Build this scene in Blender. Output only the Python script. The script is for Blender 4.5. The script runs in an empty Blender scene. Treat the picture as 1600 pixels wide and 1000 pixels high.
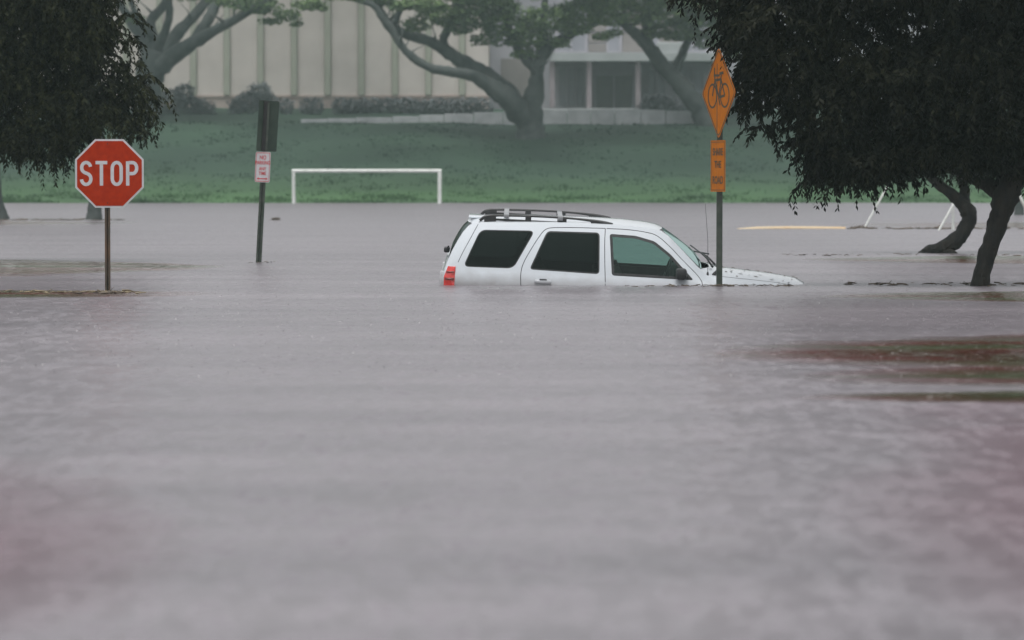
import bpy, bmesh, math, random
import numpy as np
from mathutils import Vector, Matrix
from mathutils.bvhtree import BVHTree
from mathutils.geometry import tessellate_polygon

R = math.radians
scene = bpy.context.scene
COL = scene.collection

# ------------------------------------------------------------------ camera
EYE = 1.25            # camera height above the flood water (m)
FPX = 6000.0          # focal length in photo pixels (135 mm on a 36 mm frame, 1600 px wide)
cam_d = bpy.data.cameras.new('camera')
cam_d.sensor_width = 36.0
cam_d.lens = 135.0
cam_d.clip_start = 0.1
cam_d.clip_end = 4000.0
cam_d.dof.use_dof = True
cam_d.dof.focus_distance = 45.0
cam_d.dof.aperture_fstop = 3.0
cam = bpy.data.objects.new('camera', cam_d)
COL.objects.link(cam)
cam.location = (0, 0, EYE)
cam.rotation_euler = (R(90) - math.atan(220 / FPX), 0, 0)
scene.camera = cam

# ------------------------------------------------------------------ world: heavy overcast
world = bpy.data.worlds.new('World')
scene.world = world
world.use_nodes = True
wn, wl = world.node_tree.nodes, world.node_tree.links
wn.clear()
SUN_EL, SUN_ROT = R(76), R(205)
sky = wn.new('ShaderNodeTexSky')
sky.sky_type = 'NISHITA'
sky.sun_disc = False
sky.sun_elevation = SUN_EL
sky.sun_rotation = SUN_ROT
sky.air_density = 1.0
sky.dust_density = 4.0
hs = wn.new('ShaderNodeHueSaturation')
hs.inputs['Saturation'].default_value = 0.12
bg = wn.new('ShaderNodeBackground')
bg.inputs['Strength'].default_value = 0.15
wo = wn.new('ShaderNodeOutputWorld')
wl.new(sky.outputs['Color'], hs.inputs['Color'])
wl.new(hs.outputs['Color'], bg.inputs['Color'])
wl.new(bg.outputs['Background'], wo.inputs['Surface'])

sun_d = bpy.data.lights.new('sun', 'SUN')
sun_d.energy = 0.95
sun_d.angle = R(25)
sun_d.color = (1.0, 0.98, 0.95)
sun = bpy.data.objects.new('sun', sun_d)
COL.objects.link(sun)
sd = Vector((math.sin(SUN_ROT) * math.cos(SUN_EL), math.cos(SUN_ROT) * math.cos(SUN_EL), math.sin(SUN_EL)))
sun.rotation_euler = sd.to_track_quat('Z', 'Y').to_euler()

scene.view_settings.view_transform = 'Standard'
scene.view_settings.look = 'None'
scene.view_settings.exposure = 0.42
scene.view_settings.gamma = 1.0
scene.cycles.use_denoising = True
scene.cycles.use_adaptive_sampling = False

scene.cycles.max_bounces = 8
scene.cycles.volume_bounces = 0
scene.cycles.transparent_max_bounces = 16

# ------------------------------------------------------------------ helpers
def P(px, py, Y):
    """point at depth Y (m) that was measured at photo position px, py"""
    return Vector(((px - 800) / FPX * Y, Y, EYE + (280 - py) / FPX * Y))

def water_depth(py):
    """depth of a point of the water surface measured at photo row py"""
    return EYE * FPX / (py - 280)

def link(o):
    COL.objects.link(o)
    return o

def tag(o, label=None, cat=None, group=None, kind=None):
    if label: o['label'] = label
    if cat: o['category'] = cat
    if group: o['group'] = group
    if kind: o['kind'] = kind
    return o

def empty(name, loc=(0, 0, 0), label=None, cat=None, group=None, kind=None):
    o = bpy.data.objects.new(name, None)
    o.empty_display_size = 0.2
    o.location = loc
    link(o)
    return tag(o, label, cat, group, kind)

def mesh_obj(name, verts, faces, mat, parent=None, smooth=False, sharp=None):
    me = bpy.data.meshes.new(name)
    me.from_pydata([tuple(v) for v in verts], [], faces)
    me.update()
    if mat:
        me.materials.append(mat)
    if smooth:
        me.polygons.foreach_set('use_smooth', [True] * len(me.polygons))
        if sharp is not None:
            me.set_sharp_from_angle(angle=R(sharp))
    o = bpy.data.objects.new(name, me)
    link(o)
    if parent:
        o.parent = parent
    return o

class MB:
    """collects simple solids into one mesh"""
    def __init__(s):
        s.v, s.f = [], []
    def add(s, vs, fs):
        b = len(s.v)
        s.v += [Vector(v) for v in vs]
        s.f += [tuple(i + b for i in f) for f in fs]
    def box(s, x0, x1, y0, y1, z0, z1, bev=0.0):
        if bev <= 0:
            vs = [(x, y, z) for z in (z0, z1) for y in (y0, y1) for x in (x0, x1)]
            s.add(vs, [(0, 2, 3, 1), (4, 5, 7, 6), (0, 1, 5, 4), (2, 6, 7, 3), (0, 4, 6, 2), (1, 3, 7, 5)])
        else:
            bm = bmesh.new()
            bmesh.ops.create_cube(bm, size=1)
            for v in bm.verts:
                v.co = Vector(((x0 + x1) / 2 + v.co.x * (x1 - x0), (y0 + y1) / 2 + v.co.y * (y1 - y0), (z0 + z1) / 2 + v.co.z * (z1 - z0)))
            bmesh.ops.bevel(bm, geom=bm.edges[:], offset=bev, segments=2, affect='EDGES', profile=0.5)
            bm.verts.index_update()
            s.add([v.co.copy() for v in bm.verts], [[v.index for v in f.verts] for f in bm.faces])
            bm.free()
    def tube(s, pts, rad, n=8, cap=True, jitter=0.0, rng=None):
        pts = [Vector(p) for p in pts]
        if not hasattr(rad, '__len__'):
            rad = [rad] * len(pts)
        b = len(s.v)
        ref = None
        for i, p in enumerate(pts):
            t = (pts[min(i + 1, len(pts) - 1)] - pts[max(i - 1, 0)]).normalized()
            if ref is None:
                ref = Vector((0, 0, 1)) if abs(t.z) < 0.9 else Vector((1, 0, 0))
            u = (ref - t * ref.dot(t)).normalized()
            w = t.cross(u)
            ref = u
            for k in range(n):
                a = 2 * math.pi * k / n
                r = rad[i] * (1 + (rng.uniform(-jitter, jitter) if rng else 0))
                s.v.append(p + (u * math.cos(a) + w * math.sin(a)) * r)
        for i in range(len(pts) - 1):
            for k in range(n):
                k2 = (k + 1) % n
                s.f.append((b + i * n + k, b + i * n + k2, b + (i + 1) * n + k2, b + (i + 1) * n + k))
        if cap:
            s.f.append(tuple(b + k for k in reversed(range(n))))
            e = b + (len(pts) - 1) * n
            s.f.append(tuple(e + k for k in range(n)))
    def prism(s, poly, y0, y1):
        """polygon in x,z extruded along y (y0 is the front face)"""
        n = len(poly)
        b = len(s.v)
        s.v += [Vector((p[0], y0, p[1])) for p in poly] + [Vector((p[0], y1, p[1])) for p in poly]
        tri = tessellate_polygon([[Vector((p[0], p[1], 0)) for p in poly]])
        for t in tri:
            s.f.append(tuple(b + i for i in t))
            s.f.append(tuple(b + n + i for i in reversed(t)))
        for i in range(n):
            j = (i + 1) % n
            s.f.append((b + i, b + j, b + n + j, b + n + i))
    def stroke(s, pts, w, y0, y1, closed=False):
        """flat stroke of width w along x,z points, extruded along y"""
        pts = [Vector((p[0], 0, p[1])) for p in pts]
        n = len(pts)
        L, Rr = [], []
        for i in range(n):
            if closed:
                a, c = pts[(i - 1) % n], pts[(i + 1) % n]
            else:
                a, c = pts[max(i - 1, 0)], pts[min(i + 1, n - 1)]
            d = (c - a).normalized()
            nrm = Vector((-d.z, 0, d.x))
            L.append(pts[i] + nrm * w / 2); Rr.append(pts[i] - nrm * w / 2)
        b = len(s.v)
        for i in range(n):
            for q in (L[i], Rr[i]):
                s.v.append(Vector((q.x, y0, q.z))); s.v.append(Vector((q.x, y1, q.z)))
        for i in range(n if closed else n - 1):
            A, B = b + 4 * i, b + 4 * ((i + 1) % n)
            s.f += [(A, A + 2, B + 2, B), (A + 1, B + 1, B + 3, A + 3), (A, B, B + 1, A + 1), (A + 2, A + 3, B + 3, B + 2)]
        if not closed:
            e = b + 4 * (n - 1)
            s.f += [(b, b + 1, b + 3, b + 2), (e, e + 2, e + 3, e + 1)]
    def build(s, name, mat, parent=None, smooth=False, sharp=None, fix=True):
        o = mesh_obj(name, s.v, s.f, mat, parent)
        if fix:
            bm = bmesh.new(); bm.from_mesh(o.data)
            bmesh.ops.recalc_face_normals(bm, faces=bm.faces[:])
            bm.to_mesh(o.data); bm.free()
        if smooth:
            o.data.polygons.foreach_set('use_smooth', [True] * len(o.data.polygons))
            if sharp is not None:
                o.data.set_sharp_from_angle(angle=R(sharp))
        return o

# ------------------------------------------------------------------ materials
def new_mat(name):
    m = bpy.data.materials.new(name)
    m.use_nodes = True
    nt = m.node_tree
    return m, nt.nodes, nt.links, nt.nodes['Principled BSDF']

def mat_noise(name, c1, c2, scale=5.0, rough=0.7, bump=0.0, bscale=None, metallic=0.0, stretch=(1, 1, 1), detail=4.0, lo=0.35, hi=0.65, spec=0.5, coat=0.0):
    m, n, l, b = new_mat(name)
    tc = n.new('ShaderNodeTexCoord'); mp = n.new('ShaderNodeMapping')
    mp.inputs['Scale'].default_value = stretch
    l.new(tc.outputs['Object'], mp.inputs['Vector'])
    t = n.new('ShaderNodeTexNoise')
    t.inputs['Scale'].default_value = scale; t.inputs['Detail'].default_value = detail
    l.new(mp.outputs['Vector'], t.inputs['Vector'])
    cr = n.new('ShaderNodeValToRGB')
    cr.color_ramp.elements[0].position = lo; cr.color_ramp.elements[1].position = hi
    cr.color_ramp.elements[0].color = (*c1, 1); cr.color_ramp.elements[1].color = (*c2, 1)
    l.new(t.outputs['Fac'], cr.inputs['Fac'])
    l.new(cr.outputs['Color'], b.inputs['Base Color'])
    b.inputs['Roughness'].default_value = rough
    b.inputs['Metallic'].default_value = metallic
    b.inputs['Specular IOR Level'].default_value = spec
    if coat:
        b.inputs['Coat Weight'].default_value = coat
        b.inputs['Coat Roughness'].default_value = 0.08
    if bump:
        t2 = n.new('ShaderNodeTexNoise')
        t2.inputs['Scale'].default_value = bscale or scale * 4; t2.inputs['Detail'].default_value = 5
        l.new(mp.outputs['Vector'], t2.inputs['Vector'])
        bp = n.new('ShaderNodeBump')
        bp.inputs['Distance'].default_value = bump
        l.new(t2.outputs['Fac'], bp.inputs['Height'])
        l.new(bp.outputs['Normal'], b.inputs['Normal'])
    return m

M = {}
M['mud'] = mat_noise('submerged_mud', (0.09, 0.07, 0.05), (0.13, 0.10, 0.07), 1.0)
M['post'] = mat_noise('dark_green_post_steel', (0.035, 0.05, 0.04), (0.075, 0.085, 0.07), 9, 0.55, 0.001, metallic=0.3)
M['post_rust'] = mat_noise('rusty_post_steel', (0.04, 0.045, 0.04), (0.13, 0.075, 0.045), 6, 0.6, 0.001, metallic=0.2, stretch=(1, 1, .4))
M['hole'] = mat_noise('bolt_dark', (0.01, 0.01, 0.01), (0.02, 0.02, 0.02), 9)
M['sign_red'] = mat_noise('stop_sign_red_sheeting', (0.31, 0.019, 0.001), (0.38, 0.027, 0.0015), 16, 0.5, 0.0008, 60, spec=.15)
M['sign_white'] = mat_noise('white_sign_sheeting', (0.48, 0.48, 0.50), (0.56, 0.56, 0.58), 9, 0.4)
M['sign_redprint'] = mat_noise('red_sign_print', (0.45, 0.03, 0.04), (0.52, 0.05, 0.06), 9, 0.4)
M['sign_back'] = mat_noise('dark_green_sign_back', (0.018, 0.035, 0.025), (0.035, 0.055, 0.04), 5, 0.5)
M['sign_yellow'] = mat_noise('amber_sign_sheeting', (0.42, 0.118, 0.001), (0.50, 0.150, 0.0015), 10, 0.5, spec=.15)
M['sign_black'] = mat_noise('black_sign_print', (0.03, 0.025, 0.012), (0.05, 0.04, 0.02), 9, 0.5)
M['alu'] = mat_noise('bare_aluminium', (0.35, 0.35, 0.36), (0.45, 0.45, 0.46), 9, 0.4, metallic=0.8)
M['goal_white'] = mat_noise('white_painted_tube', (0.62, 0.64, 0.60), (0.78, 0.79, 0.76), 3, 0.5)
M['bark'] = mat_noise('dark_wet_bark', (0.002, 0.002, 0.0015), (0.016, 0.012, 0.007), 9, 0.75, 0.03, 22, stretch=(1, 1, .5))
M['bark_far'] = mat_noise('grey_monkeypod_bark', (0.034, 0.044, 0.041), (0.075, 0.086, 0.081), 1.2, 0.85, 0.05, 6)
M['twig'] = mat_noise('wet_twigs', (0.03, 0.02, 0.012), (0.10, 0.07, 0.04), 12, 0.6)
M['straw'] = mat_noise('floating_straw', (0.10, 0.075, 0.04), (0.24, 0.19, 0.10), 12, 0.6)
M['cream_board'] = mat_noise('cream_painted_board', (0.80, 0.58, 0.34), (0.85, 0.70, 0.48), 2, 0.4)
M['concrete'] = mat_noise('pale_concrete', (0.36, 0.37, 0.38), (0.48, 0.49, 0.50), 1.2, 0.8, 0.004)
M['gym_panel'] = mat_noise('cream_wall_panel', (0.53, 0.485, 0.445), (0.60, 0.55, 0.505), 0.5, 0.8, 0.003, 8)
M['gym_rib'] = mat_noise('olive_grey_rib', (0.33, 0.345, 0.275), (0.38, 0.39, 0.32), 0.6, 0.8)
M['gym_sill'] = mat_noise('pink_grey_sill', (0.40, 0.31, 0.28), (0.46, 0.38, 0.34), 0.6, 0.8)
M['hall_wall'] = mat_noise('grey_lilac_wall', (0.38, 0.38, 0.41), (0.45, 0.445, 0.475), 0.5, 0.85)
M['hall_pale'] = mat_noise('pale_pink_wall_panel', (0.23, 0.215, 0.205), (0.28, 0.26, 0.245), 0.6, 0.85)
M['fascia'] = mat_noise('white_fascia', (0.31, 0.335, 0.33), (0.37, 0.395, 0.39), 0.7, 0.7)
M['column'] = mat_noise('pale_column', (0.22, 0.19, 0.20), (0.27, 0.235, 0.245), 0.7, 0.7)
M['dark_glass'] = mat_noise('dark_window_glass', (0.27, 0.28, 0.31), (0.34, 0.35, 0.38), 0.5, 0.25)
M['door_dark'] = mat_noise('dark_door', (0.16, 0.17, 0.165), (0.20, 0.21, 0.205), 0.7, 0.4)
M['roofing'] = mat_noise('grey_roofing', (0.12, 0.12, 0.12), (0.18, 0.18, 0.18), 1.0, 0.9)

def leaf_mat(name, c1, c2, scale=0.6):
    m, n, l, b = new_mat(name)
    g = n.new('ShaderNodeNewGeometry')
    t = n.new('ShaderNodeTexNoise'); t.inputs['Scale'].default_value = scale; t.inputs['Detail'].default_value = 3
    l.new(g.outputs['Position'], t.inputs['Vector'])
    add = n.new('ShaderNodeMath'); add.operation = 'MULTIPLY_ADD'
    l.new(g.outputs['Random Per Island'], add.inputs[0]); add.inputs[1].default_value = 0.5
    sub = n.new('ShaderNodeMath'); sub.operation = 'SUBTRACT'
    l.new(t.outputs['Fac'], sub.inputs[0]); sub.inputs[1].default_value = 0.25
    l.new(sub.outputs[0], add.inputs[2])
    cr = n.new('ShaderNodeValToRGB')
    cr.color_ramp.elements[0].position = 0.2; cr.color_ramp.elements[1].position = 0.8
    cr.color_ramp.elements[0].color = (*c1, 1); cr.color_ramp.elements[1].color = (*c2, 1)
    l.new(add.outputs[0], cr.inputs['Fac'])
    l.new(cr.outputs['Color'], b.inputs['Base Color'])
    b.inputs['Roughness'].default_value = 0.6
    b.inputs['Specular IOR Level'].default_value = 0.12
    return m
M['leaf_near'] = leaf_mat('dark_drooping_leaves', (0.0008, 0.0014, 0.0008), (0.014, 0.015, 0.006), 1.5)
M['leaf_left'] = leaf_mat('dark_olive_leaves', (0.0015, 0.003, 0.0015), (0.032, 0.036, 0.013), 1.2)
M['leaf_far'] = leaf_mat('monkeypod_leaves', (0.060, 0.105, 0.050), (0.18, 0.26, 0.10), 0.25)
M['leaf_hedge'] = leaf_mat('hedge_leaves', (0.12, 0.135, 0.14), (0.18, 0.19, 0.195), 0.6)
M['leaf_mid'] = leaf_mat('mid_tree_leaves', (0.02, 0.035, 0.012), (0.06, 0.08, 0.03), 0.6)

# ---- grass slope
def grass_mat():
    m, n, l, b = new_mat('rain_soaked_grass')
    g = n.new('ShaderNodeNewGeometry')
    t = n.new('ShaderNodeTexNoise'); t.inputs['Scale'].default_value = 0.09; t.inputs['Detail'].default_value = 6
    t.inputs['Roughness'].default_value = 0.65
    l.new(g.outputs['Position'], t.inputs['Vector'])
    cr = n.new('ShaderNodeValToRGB')
    e = cr.color_ramp.elements
    e[0].position = 0.32; e[0].color = (0.022, 0.043, 0.026, 1)
    e[1].position = 0.70; e[1].color = (0.048, 0.092, 0.045, 1)
    l.new(t.outputs['Fac'], cr.inputs['Fac'])
    t2 = n.new('ShaderNodeTexNoise'); t2.inputs['Scale'].default_value = 2.5; t2.inputs['Detail'].default_value = 4
    l.new(g.outputs['Position'], t2.inputs['Vector'])
    mx = n.new('ShaderNodeMix'); mx.data_type = 'RGBA'; mx.blend_type = 'MULTIPLY'
    mx.inputs['Factor'].default_value = 0.55
    l.new(cr.outputs['Color'], mx.inputs['A']); l.new(t2.outputs['Color'], mx.inputs['B'])
    cr2 = n.new('ShaderNodeMapRange')
    l.new(t2.outputs['Fac'], cr2.inputs['Value']); cr2.inputs['To Min'].default_value = 0.6; cr2.inputs['To Max'].default_value = 1.5
    l.new(cr2.outputs['Result'], mx.inputs['B'])
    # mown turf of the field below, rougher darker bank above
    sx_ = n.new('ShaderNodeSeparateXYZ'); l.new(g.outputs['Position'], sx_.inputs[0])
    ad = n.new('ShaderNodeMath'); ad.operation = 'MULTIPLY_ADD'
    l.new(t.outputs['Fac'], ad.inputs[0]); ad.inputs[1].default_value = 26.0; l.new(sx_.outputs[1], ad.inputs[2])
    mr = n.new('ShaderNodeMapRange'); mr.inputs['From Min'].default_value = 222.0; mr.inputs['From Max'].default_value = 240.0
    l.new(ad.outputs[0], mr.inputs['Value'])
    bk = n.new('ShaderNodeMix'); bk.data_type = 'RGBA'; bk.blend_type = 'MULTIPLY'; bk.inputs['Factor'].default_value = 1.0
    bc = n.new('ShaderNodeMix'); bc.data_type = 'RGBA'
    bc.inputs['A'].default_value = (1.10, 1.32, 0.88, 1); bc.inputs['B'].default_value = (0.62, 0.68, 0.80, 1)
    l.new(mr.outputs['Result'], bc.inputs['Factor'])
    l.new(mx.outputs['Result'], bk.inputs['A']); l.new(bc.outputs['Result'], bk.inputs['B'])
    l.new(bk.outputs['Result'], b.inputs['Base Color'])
    b.inputs['Roughness'].default_value = 0.8
    b.inputs['Specular IOR Level'].default_value = 0.2
    return m
M['grass'] = grass_mat()

# ---- muddy flood water
def water_mat():
    m, n, l, b = new_mat('muddy_flood_water')
    g = n.new('ShaderNodeNewGeometry')
    def noise(scale, sx, sy, detail=3, rough=0.5, off=0.0):
        mp = n.new('ShaderNodeMapping')
        mp.inputs['Scale'].default_value = (sx, sy, 1)
        mp.inputs['Location'].default_value = (off, off * 1.7, 0)
        l.new(g.outputs['Position'], mp.inputs['Vector'])
        t = n.new('ShaderNodeTexNoise')
        t.inputs['Scale'].default_value = scale; t.inputs['Detail'].default_value = detail; t.inputs['Roughness'].default_value = rough
        l.new(mp.outputs['Vector'], t.inputs['Vector'])
        return t
    def math_(op, a, c, d=None, clamp=False):
        k = n.new('ShaderNodeMath'); k.operation = op; k.use_clamp = clamp
        for i, v in enumerate((a, c, d)):
            if v is None: continue
            if isinstance(v, (int, float)): k.inputs[i].default_value = v
            else: l.new(v, k.inputs[i])
        return k.outputs[0]
    sep = n.new('ShaderNodeSeparateXYZ'); l.new(g.outputs['Position'], sep.inputs[0])
    wob = noise(0.25, 1, 1, 4, 0.6, 3.0)
    wobv = math_('SUBTRACT', wob.outputs['Fac'], 0.5)
    def water_patch(x0, y0, rx, ry, amt):
        """soft elliptical mask for smoother water and for painted reflection tints"""
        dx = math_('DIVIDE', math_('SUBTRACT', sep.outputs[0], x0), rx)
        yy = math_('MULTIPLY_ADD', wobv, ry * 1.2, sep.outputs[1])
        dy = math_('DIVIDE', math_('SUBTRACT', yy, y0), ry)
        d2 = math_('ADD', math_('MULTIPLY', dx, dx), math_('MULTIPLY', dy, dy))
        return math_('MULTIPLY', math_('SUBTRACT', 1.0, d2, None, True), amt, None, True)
    sl = [water_patch(*a) for a in SLICKS]
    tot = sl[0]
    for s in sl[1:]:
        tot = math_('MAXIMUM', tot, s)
    stre = noise(1.0, 0.05, 0.9, 3, 0.6, 7.0)
    stm = n.new('ShaderNodeMapRange'); stm.inputs['From Min'].default_value = 0.30; stm.inputs['From Max'].default_value = 0.52
    l.new(stre.outputs['Fac'], stm.inputs['Value'])
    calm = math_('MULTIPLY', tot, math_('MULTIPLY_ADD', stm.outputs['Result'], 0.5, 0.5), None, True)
    # slope of the choppy surface, taken straight from noise so it does not depend on the pixel footprint
    fine = noise(22.0, 1.0, 1.0, 2, 0.5)
    mid = noise(1.1, 0.8, 1.4, 3, 0.55, 11.0)
    big = noise(0.35, 0.25, 1.2, 3, 0.5, 23.0)
    def vec(t, amp):
        s_ = n.new('ShaderNodeVectorMath'); s_.operation = 'SUBTRACT'
        l.new(t.outputs['Color'], s_.inputs[0]); s_.inputs[1].default_value = (0.5, 0.5, 0.5)
        k = n.new('ShaderNodeVectorMath'); k.operation = 'MULTIPLY'
        l.new(s_.outputs[0], k.inputs[0]); k.inputs[1].default_value = (amp, amp, 0)
        return k.outputs[0]
    def vadd(a, c):
        k = n.new('ShaderNodeVectorMath'); k.operation = 'ADD'
        l.new(a, k.inputs[0]); l.new(c, k.inputs[1]); return k.outputs[0]
    dash = noise(1.0, 9.0, 2.4, 2, 0.6, 41.0)
    tilt = vadd(vec(dash, 0.72), vadd(vadd(vec(fine, 0.55), vec(mid, 0.13)), vec(big, 0.10)))
    sc = n.new('ShaderNodeVectorMath'); sc.operation = 'SCALE'
    l.new(tilt, sc.inputs[0])
    chop = math_('MULTIPLY_ADD', calm, -0.62, 1.0)
    l.new(chop, sc.inputs['Scale'])
    up = n.new('ShaderNodeVectorMath'); up.operation = 'ADD'
    l.new(sc.outputs[0], up.inputs[0]); up.inputs[1].default_value = (0, 0, 1)
    nm = n.new('ShaderNodeVectorMath'); nm.operation = 'NORMALIZE'
    l.new(up.outputs[0], nm.inputs[0])
    l.new(nm.outputs[0], b.inputs['Normal'])
    silt = noise(1.0, 0.13, 0.45, 5, 0.62, 31.0)
    cr = n.new('ShaderNodeValToRGB')
    cr.color_ramp.elements[0].position = 0.3; cr.color_ramp.elements[0].color = (0.115, 0.103, 0.114, 1)
    cr.color_ramp.elements[1].position = 0.7; cr.color_ramp.elements[1].color = (0.190, 0.169, 0.185, 1)
    l.new(silt.outputs['Fac'], cr.inputs['Fac'])
    # reflections of the dark trees painted into the slicks' base colour, reddish and olive
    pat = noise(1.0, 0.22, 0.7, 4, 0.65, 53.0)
    refl_ramp = n.new('ShaderNodeValToRGB')
    refl_ramp.color_ramp.elements[0].position = 0.42; refl_ramp.color_ramp.elements[0].color = (0.085, 0.020, 0.016, 1)
    refl_ramp.color_ramp.elements[1].position = 0.60; refl_ramp.color_ramp.elements[1].color = (0.046, 0.060, 0.024, 1)
    l.new(pat.outputs['Fac'], refl_ramp.inputs['Fac'])
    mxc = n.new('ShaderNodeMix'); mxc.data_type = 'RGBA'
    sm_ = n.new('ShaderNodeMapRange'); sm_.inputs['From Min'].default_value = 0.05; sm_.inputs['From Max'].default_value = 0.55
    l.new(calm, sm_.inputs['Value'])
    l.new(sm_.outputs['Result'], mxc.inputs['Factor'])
    l.new(cr.outputs['Color'], mxc.inputs['A']); l.new(refl_ramp.outputs['Color'], mxc.inputs['B'])
    # pinkish dark tree reflections painted into the colour of both near corners
    corner_refl = math_('MAXIMUM', water_patch(4.2, 13.5, 3.1, 8.5, 1.2), water_patch(-3.3, 12.2, 2.3, 5.0, 1.1))
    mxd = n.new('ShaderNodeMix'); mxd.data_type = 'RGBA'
    l.new(corner_refl, mxd.inputs['Factor']); l.new(mxc.outputs['Result'], mxd.inputs['A']); mxd.inputs['B'].default_value = (0.080, 0.014, 0.032, 1)
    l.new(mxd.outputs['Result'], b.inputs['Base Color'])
    rg = math_('MULTIPLY_ADD', calm, -0.18, 0.30)
    l.new(rg, b.inputs['Roughness'])
    b.inputs['IOR'].default_value = 1.33
    return m
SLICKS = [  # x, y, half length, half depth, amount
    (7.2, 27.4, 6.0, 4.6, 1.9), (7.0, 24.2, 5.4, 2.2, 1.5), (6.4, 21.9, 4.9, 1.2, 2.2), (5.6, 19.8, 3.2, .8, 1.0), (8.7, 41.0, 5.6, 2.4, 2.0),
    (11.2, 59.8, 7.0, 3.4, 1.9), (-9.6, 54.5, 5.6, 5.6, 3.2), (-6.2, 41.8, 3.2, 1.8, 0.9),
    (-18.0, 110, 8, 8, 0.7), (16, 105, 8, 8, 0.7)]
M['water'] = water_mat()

# ------------------------------------------------------------------ terrain, water
SHORE = 203.0
def ground_z(x, y):
    """height of the ground above the flood level"""
    shore = SHORE + 1.2 * math.sin(x * 0.11) + 0.6 * math.sin(x * 0.37 + 1)
    d = y - shore
    if d < 0:
        return max(-1.0, d * 0.05)
    tab = [(0, 0), (8, .42), (22, 1.55), (32, 3.25), (42, 4.65), (46, 4.85), (58, 5.6), (72, 6.3), (700, 6.6)]
    for (a, za), (c, zc) in zip(tab, tab[1:]):
        if d <= c:
            t = (d - a) / (c - a)
            return za + (zc - za) * t
    return 6.6

xs = sorted(set(list(np.linspace(-620, -90, 12)) + list(np.linspace(-90, 90, 61)) + list(np.linspace(90, 620, 12))))
ys = list(np.linspace(-120, 190, 8)) + list(np.linspace(194, 290, 65)) + list(np.linspace(300, 700, 9))
gv = [(x, y, ground_z(x, y) + 0.05 * math.sin(x * 1.3 + y * .7) * (1 if y > SHORE + 2 else 0)) for y in ys for x in xs]
nx = len(xs)
gf = [(j * nx + i, j * nx + i + 1, (j + 1) * nx + i + 1, (j + 1) * nx + i) for j in range(len(ys) - 1) for i in range(nx - 1)]
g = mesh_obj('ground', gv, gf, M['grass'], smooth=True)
tag(g, 'grassy bank rising from the flood to the buildings', kind='structure')
g['category'] = 'grass bank'

wv = [(-620, -120, 0), (620, -120, 0), (620, SHORE + 6, 0), (-620, SHORE + 6, 0)]
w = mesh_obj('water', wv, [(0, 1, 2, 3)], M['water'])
tag(w, 'rain-pocked grey-brown flood water covering the field', kind='structure')
w['category'] = 'flood water'

# grass tufts on the bank and its ragged, soaked edge
def grass_tufts():
    rng = np.random.default_rng(77)
    n = 30000
    x = rng.uniform(-42, 42, n)
    u = rng.uniform(0, 1, n)
    y = np.where(rng.uniform(0, 1, n) < .35, SHORE - 1.5 + 8 * u * u, SHORE + 47 * u)
    keep = np.array([ground_z(a, b) > -.10 for a, b in zip(x, y)])
    keep &= (np.sin(x * .9 + 1.7 * np.sin(y * .31)) * np.sin(y * .53 + 1.3 * np.sin(x * .23)) + rng.normal(0, .5, n)) > .25
    x, y = x[keep], y[keep]
    z = np.array([ground_z(a, b) for a, b in zip(x, y)])
    out = []
    for k in range(3):
        m = len(x)
        h = rng.uniform(.07, .22, m)
        d = unit(np.stack([rng.normal(0, .45, m), rng.normal(0, .45, m), np.ones(m)], 1))
        sd_ = unit(np.stack([rng.normal(size=m), rng.normal(size=m) * .4, np.zeros(m)], 1))
        c = np.stack([x + rng.normal(0, .12, m), y + rng.normal(0, .12, m), z - .03], 1) + d * (h / 2)[:, None]
        out.append(leaf_quads(c, d, sd_, h, rng.uniform(.03, .09, m)))
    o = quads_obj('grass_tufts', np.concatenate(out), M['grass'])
    tag(o, 'rough grass tufts on the bank and along its soaked edge', 'grass', None, 'stuff')

# ------------------------------------------------------------------ gymnasium
def gymnasium():
    Y = 275.0
    k = Y / FPX
    X = lambda px: (px - 800) * k
    Z = lambda py: EYE + (280 - py) * k
    root = empty('gymnasium', (X(430), Y, 6.3), 'long cream building with vertical ribs on the hilltop', 'building')
    loc = root.location
    def fin(mb, name, mat, parent=root):
        for v in mb.v: v -= Vector(loc)
        return mb.build(name, mat, parent)
    top = 17.0
    mb = MB(); mb.box(X(-260), X(764), Y + .12, Y + 24, 5.9, top); fin(mb, 'wall_core', M['gym_panel'])
    mb = MB(); mb.box(X(-264), X(766), Y - .6, Y + 24.4, top, top + .5); fin(mb, 'roof', M['roofing'])
    mb = MB(); mb.box(X(-260), X(764), Y - .02, Y + .12, 5.9, Z(152)); fin(mb, 'plinth', M['gym_sill'])
    mb = MB(); mb.box(X(-260), X(764), Y - .12, Y + .12, Z(152), Z(149)); fin(mb, 'sill', M['gym_sill'])
    ribs = [303 + 52.4 * i for i in range(-10, 9)]
    for px in ribs:
        mb = MB(); mb.box(X(px) - .21, X(px) + .21, Y - .22, Y + .12, Z(149), top, 0.03)
        fin(mb, 'rib', M['gym_rib'])
    ends = [-260 + 4] + ribs + [764 + 4]
    for a, c in zip(ends, ends[1:]):
        mb = MB(); mb.box(X(a) + .24, X(c) - .24, Y, Y + .12, Z(149), top, 0.02)
        fin(mb, 'wall_panel', M['gym_panel'])
    return root
gymnasium()

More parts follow.
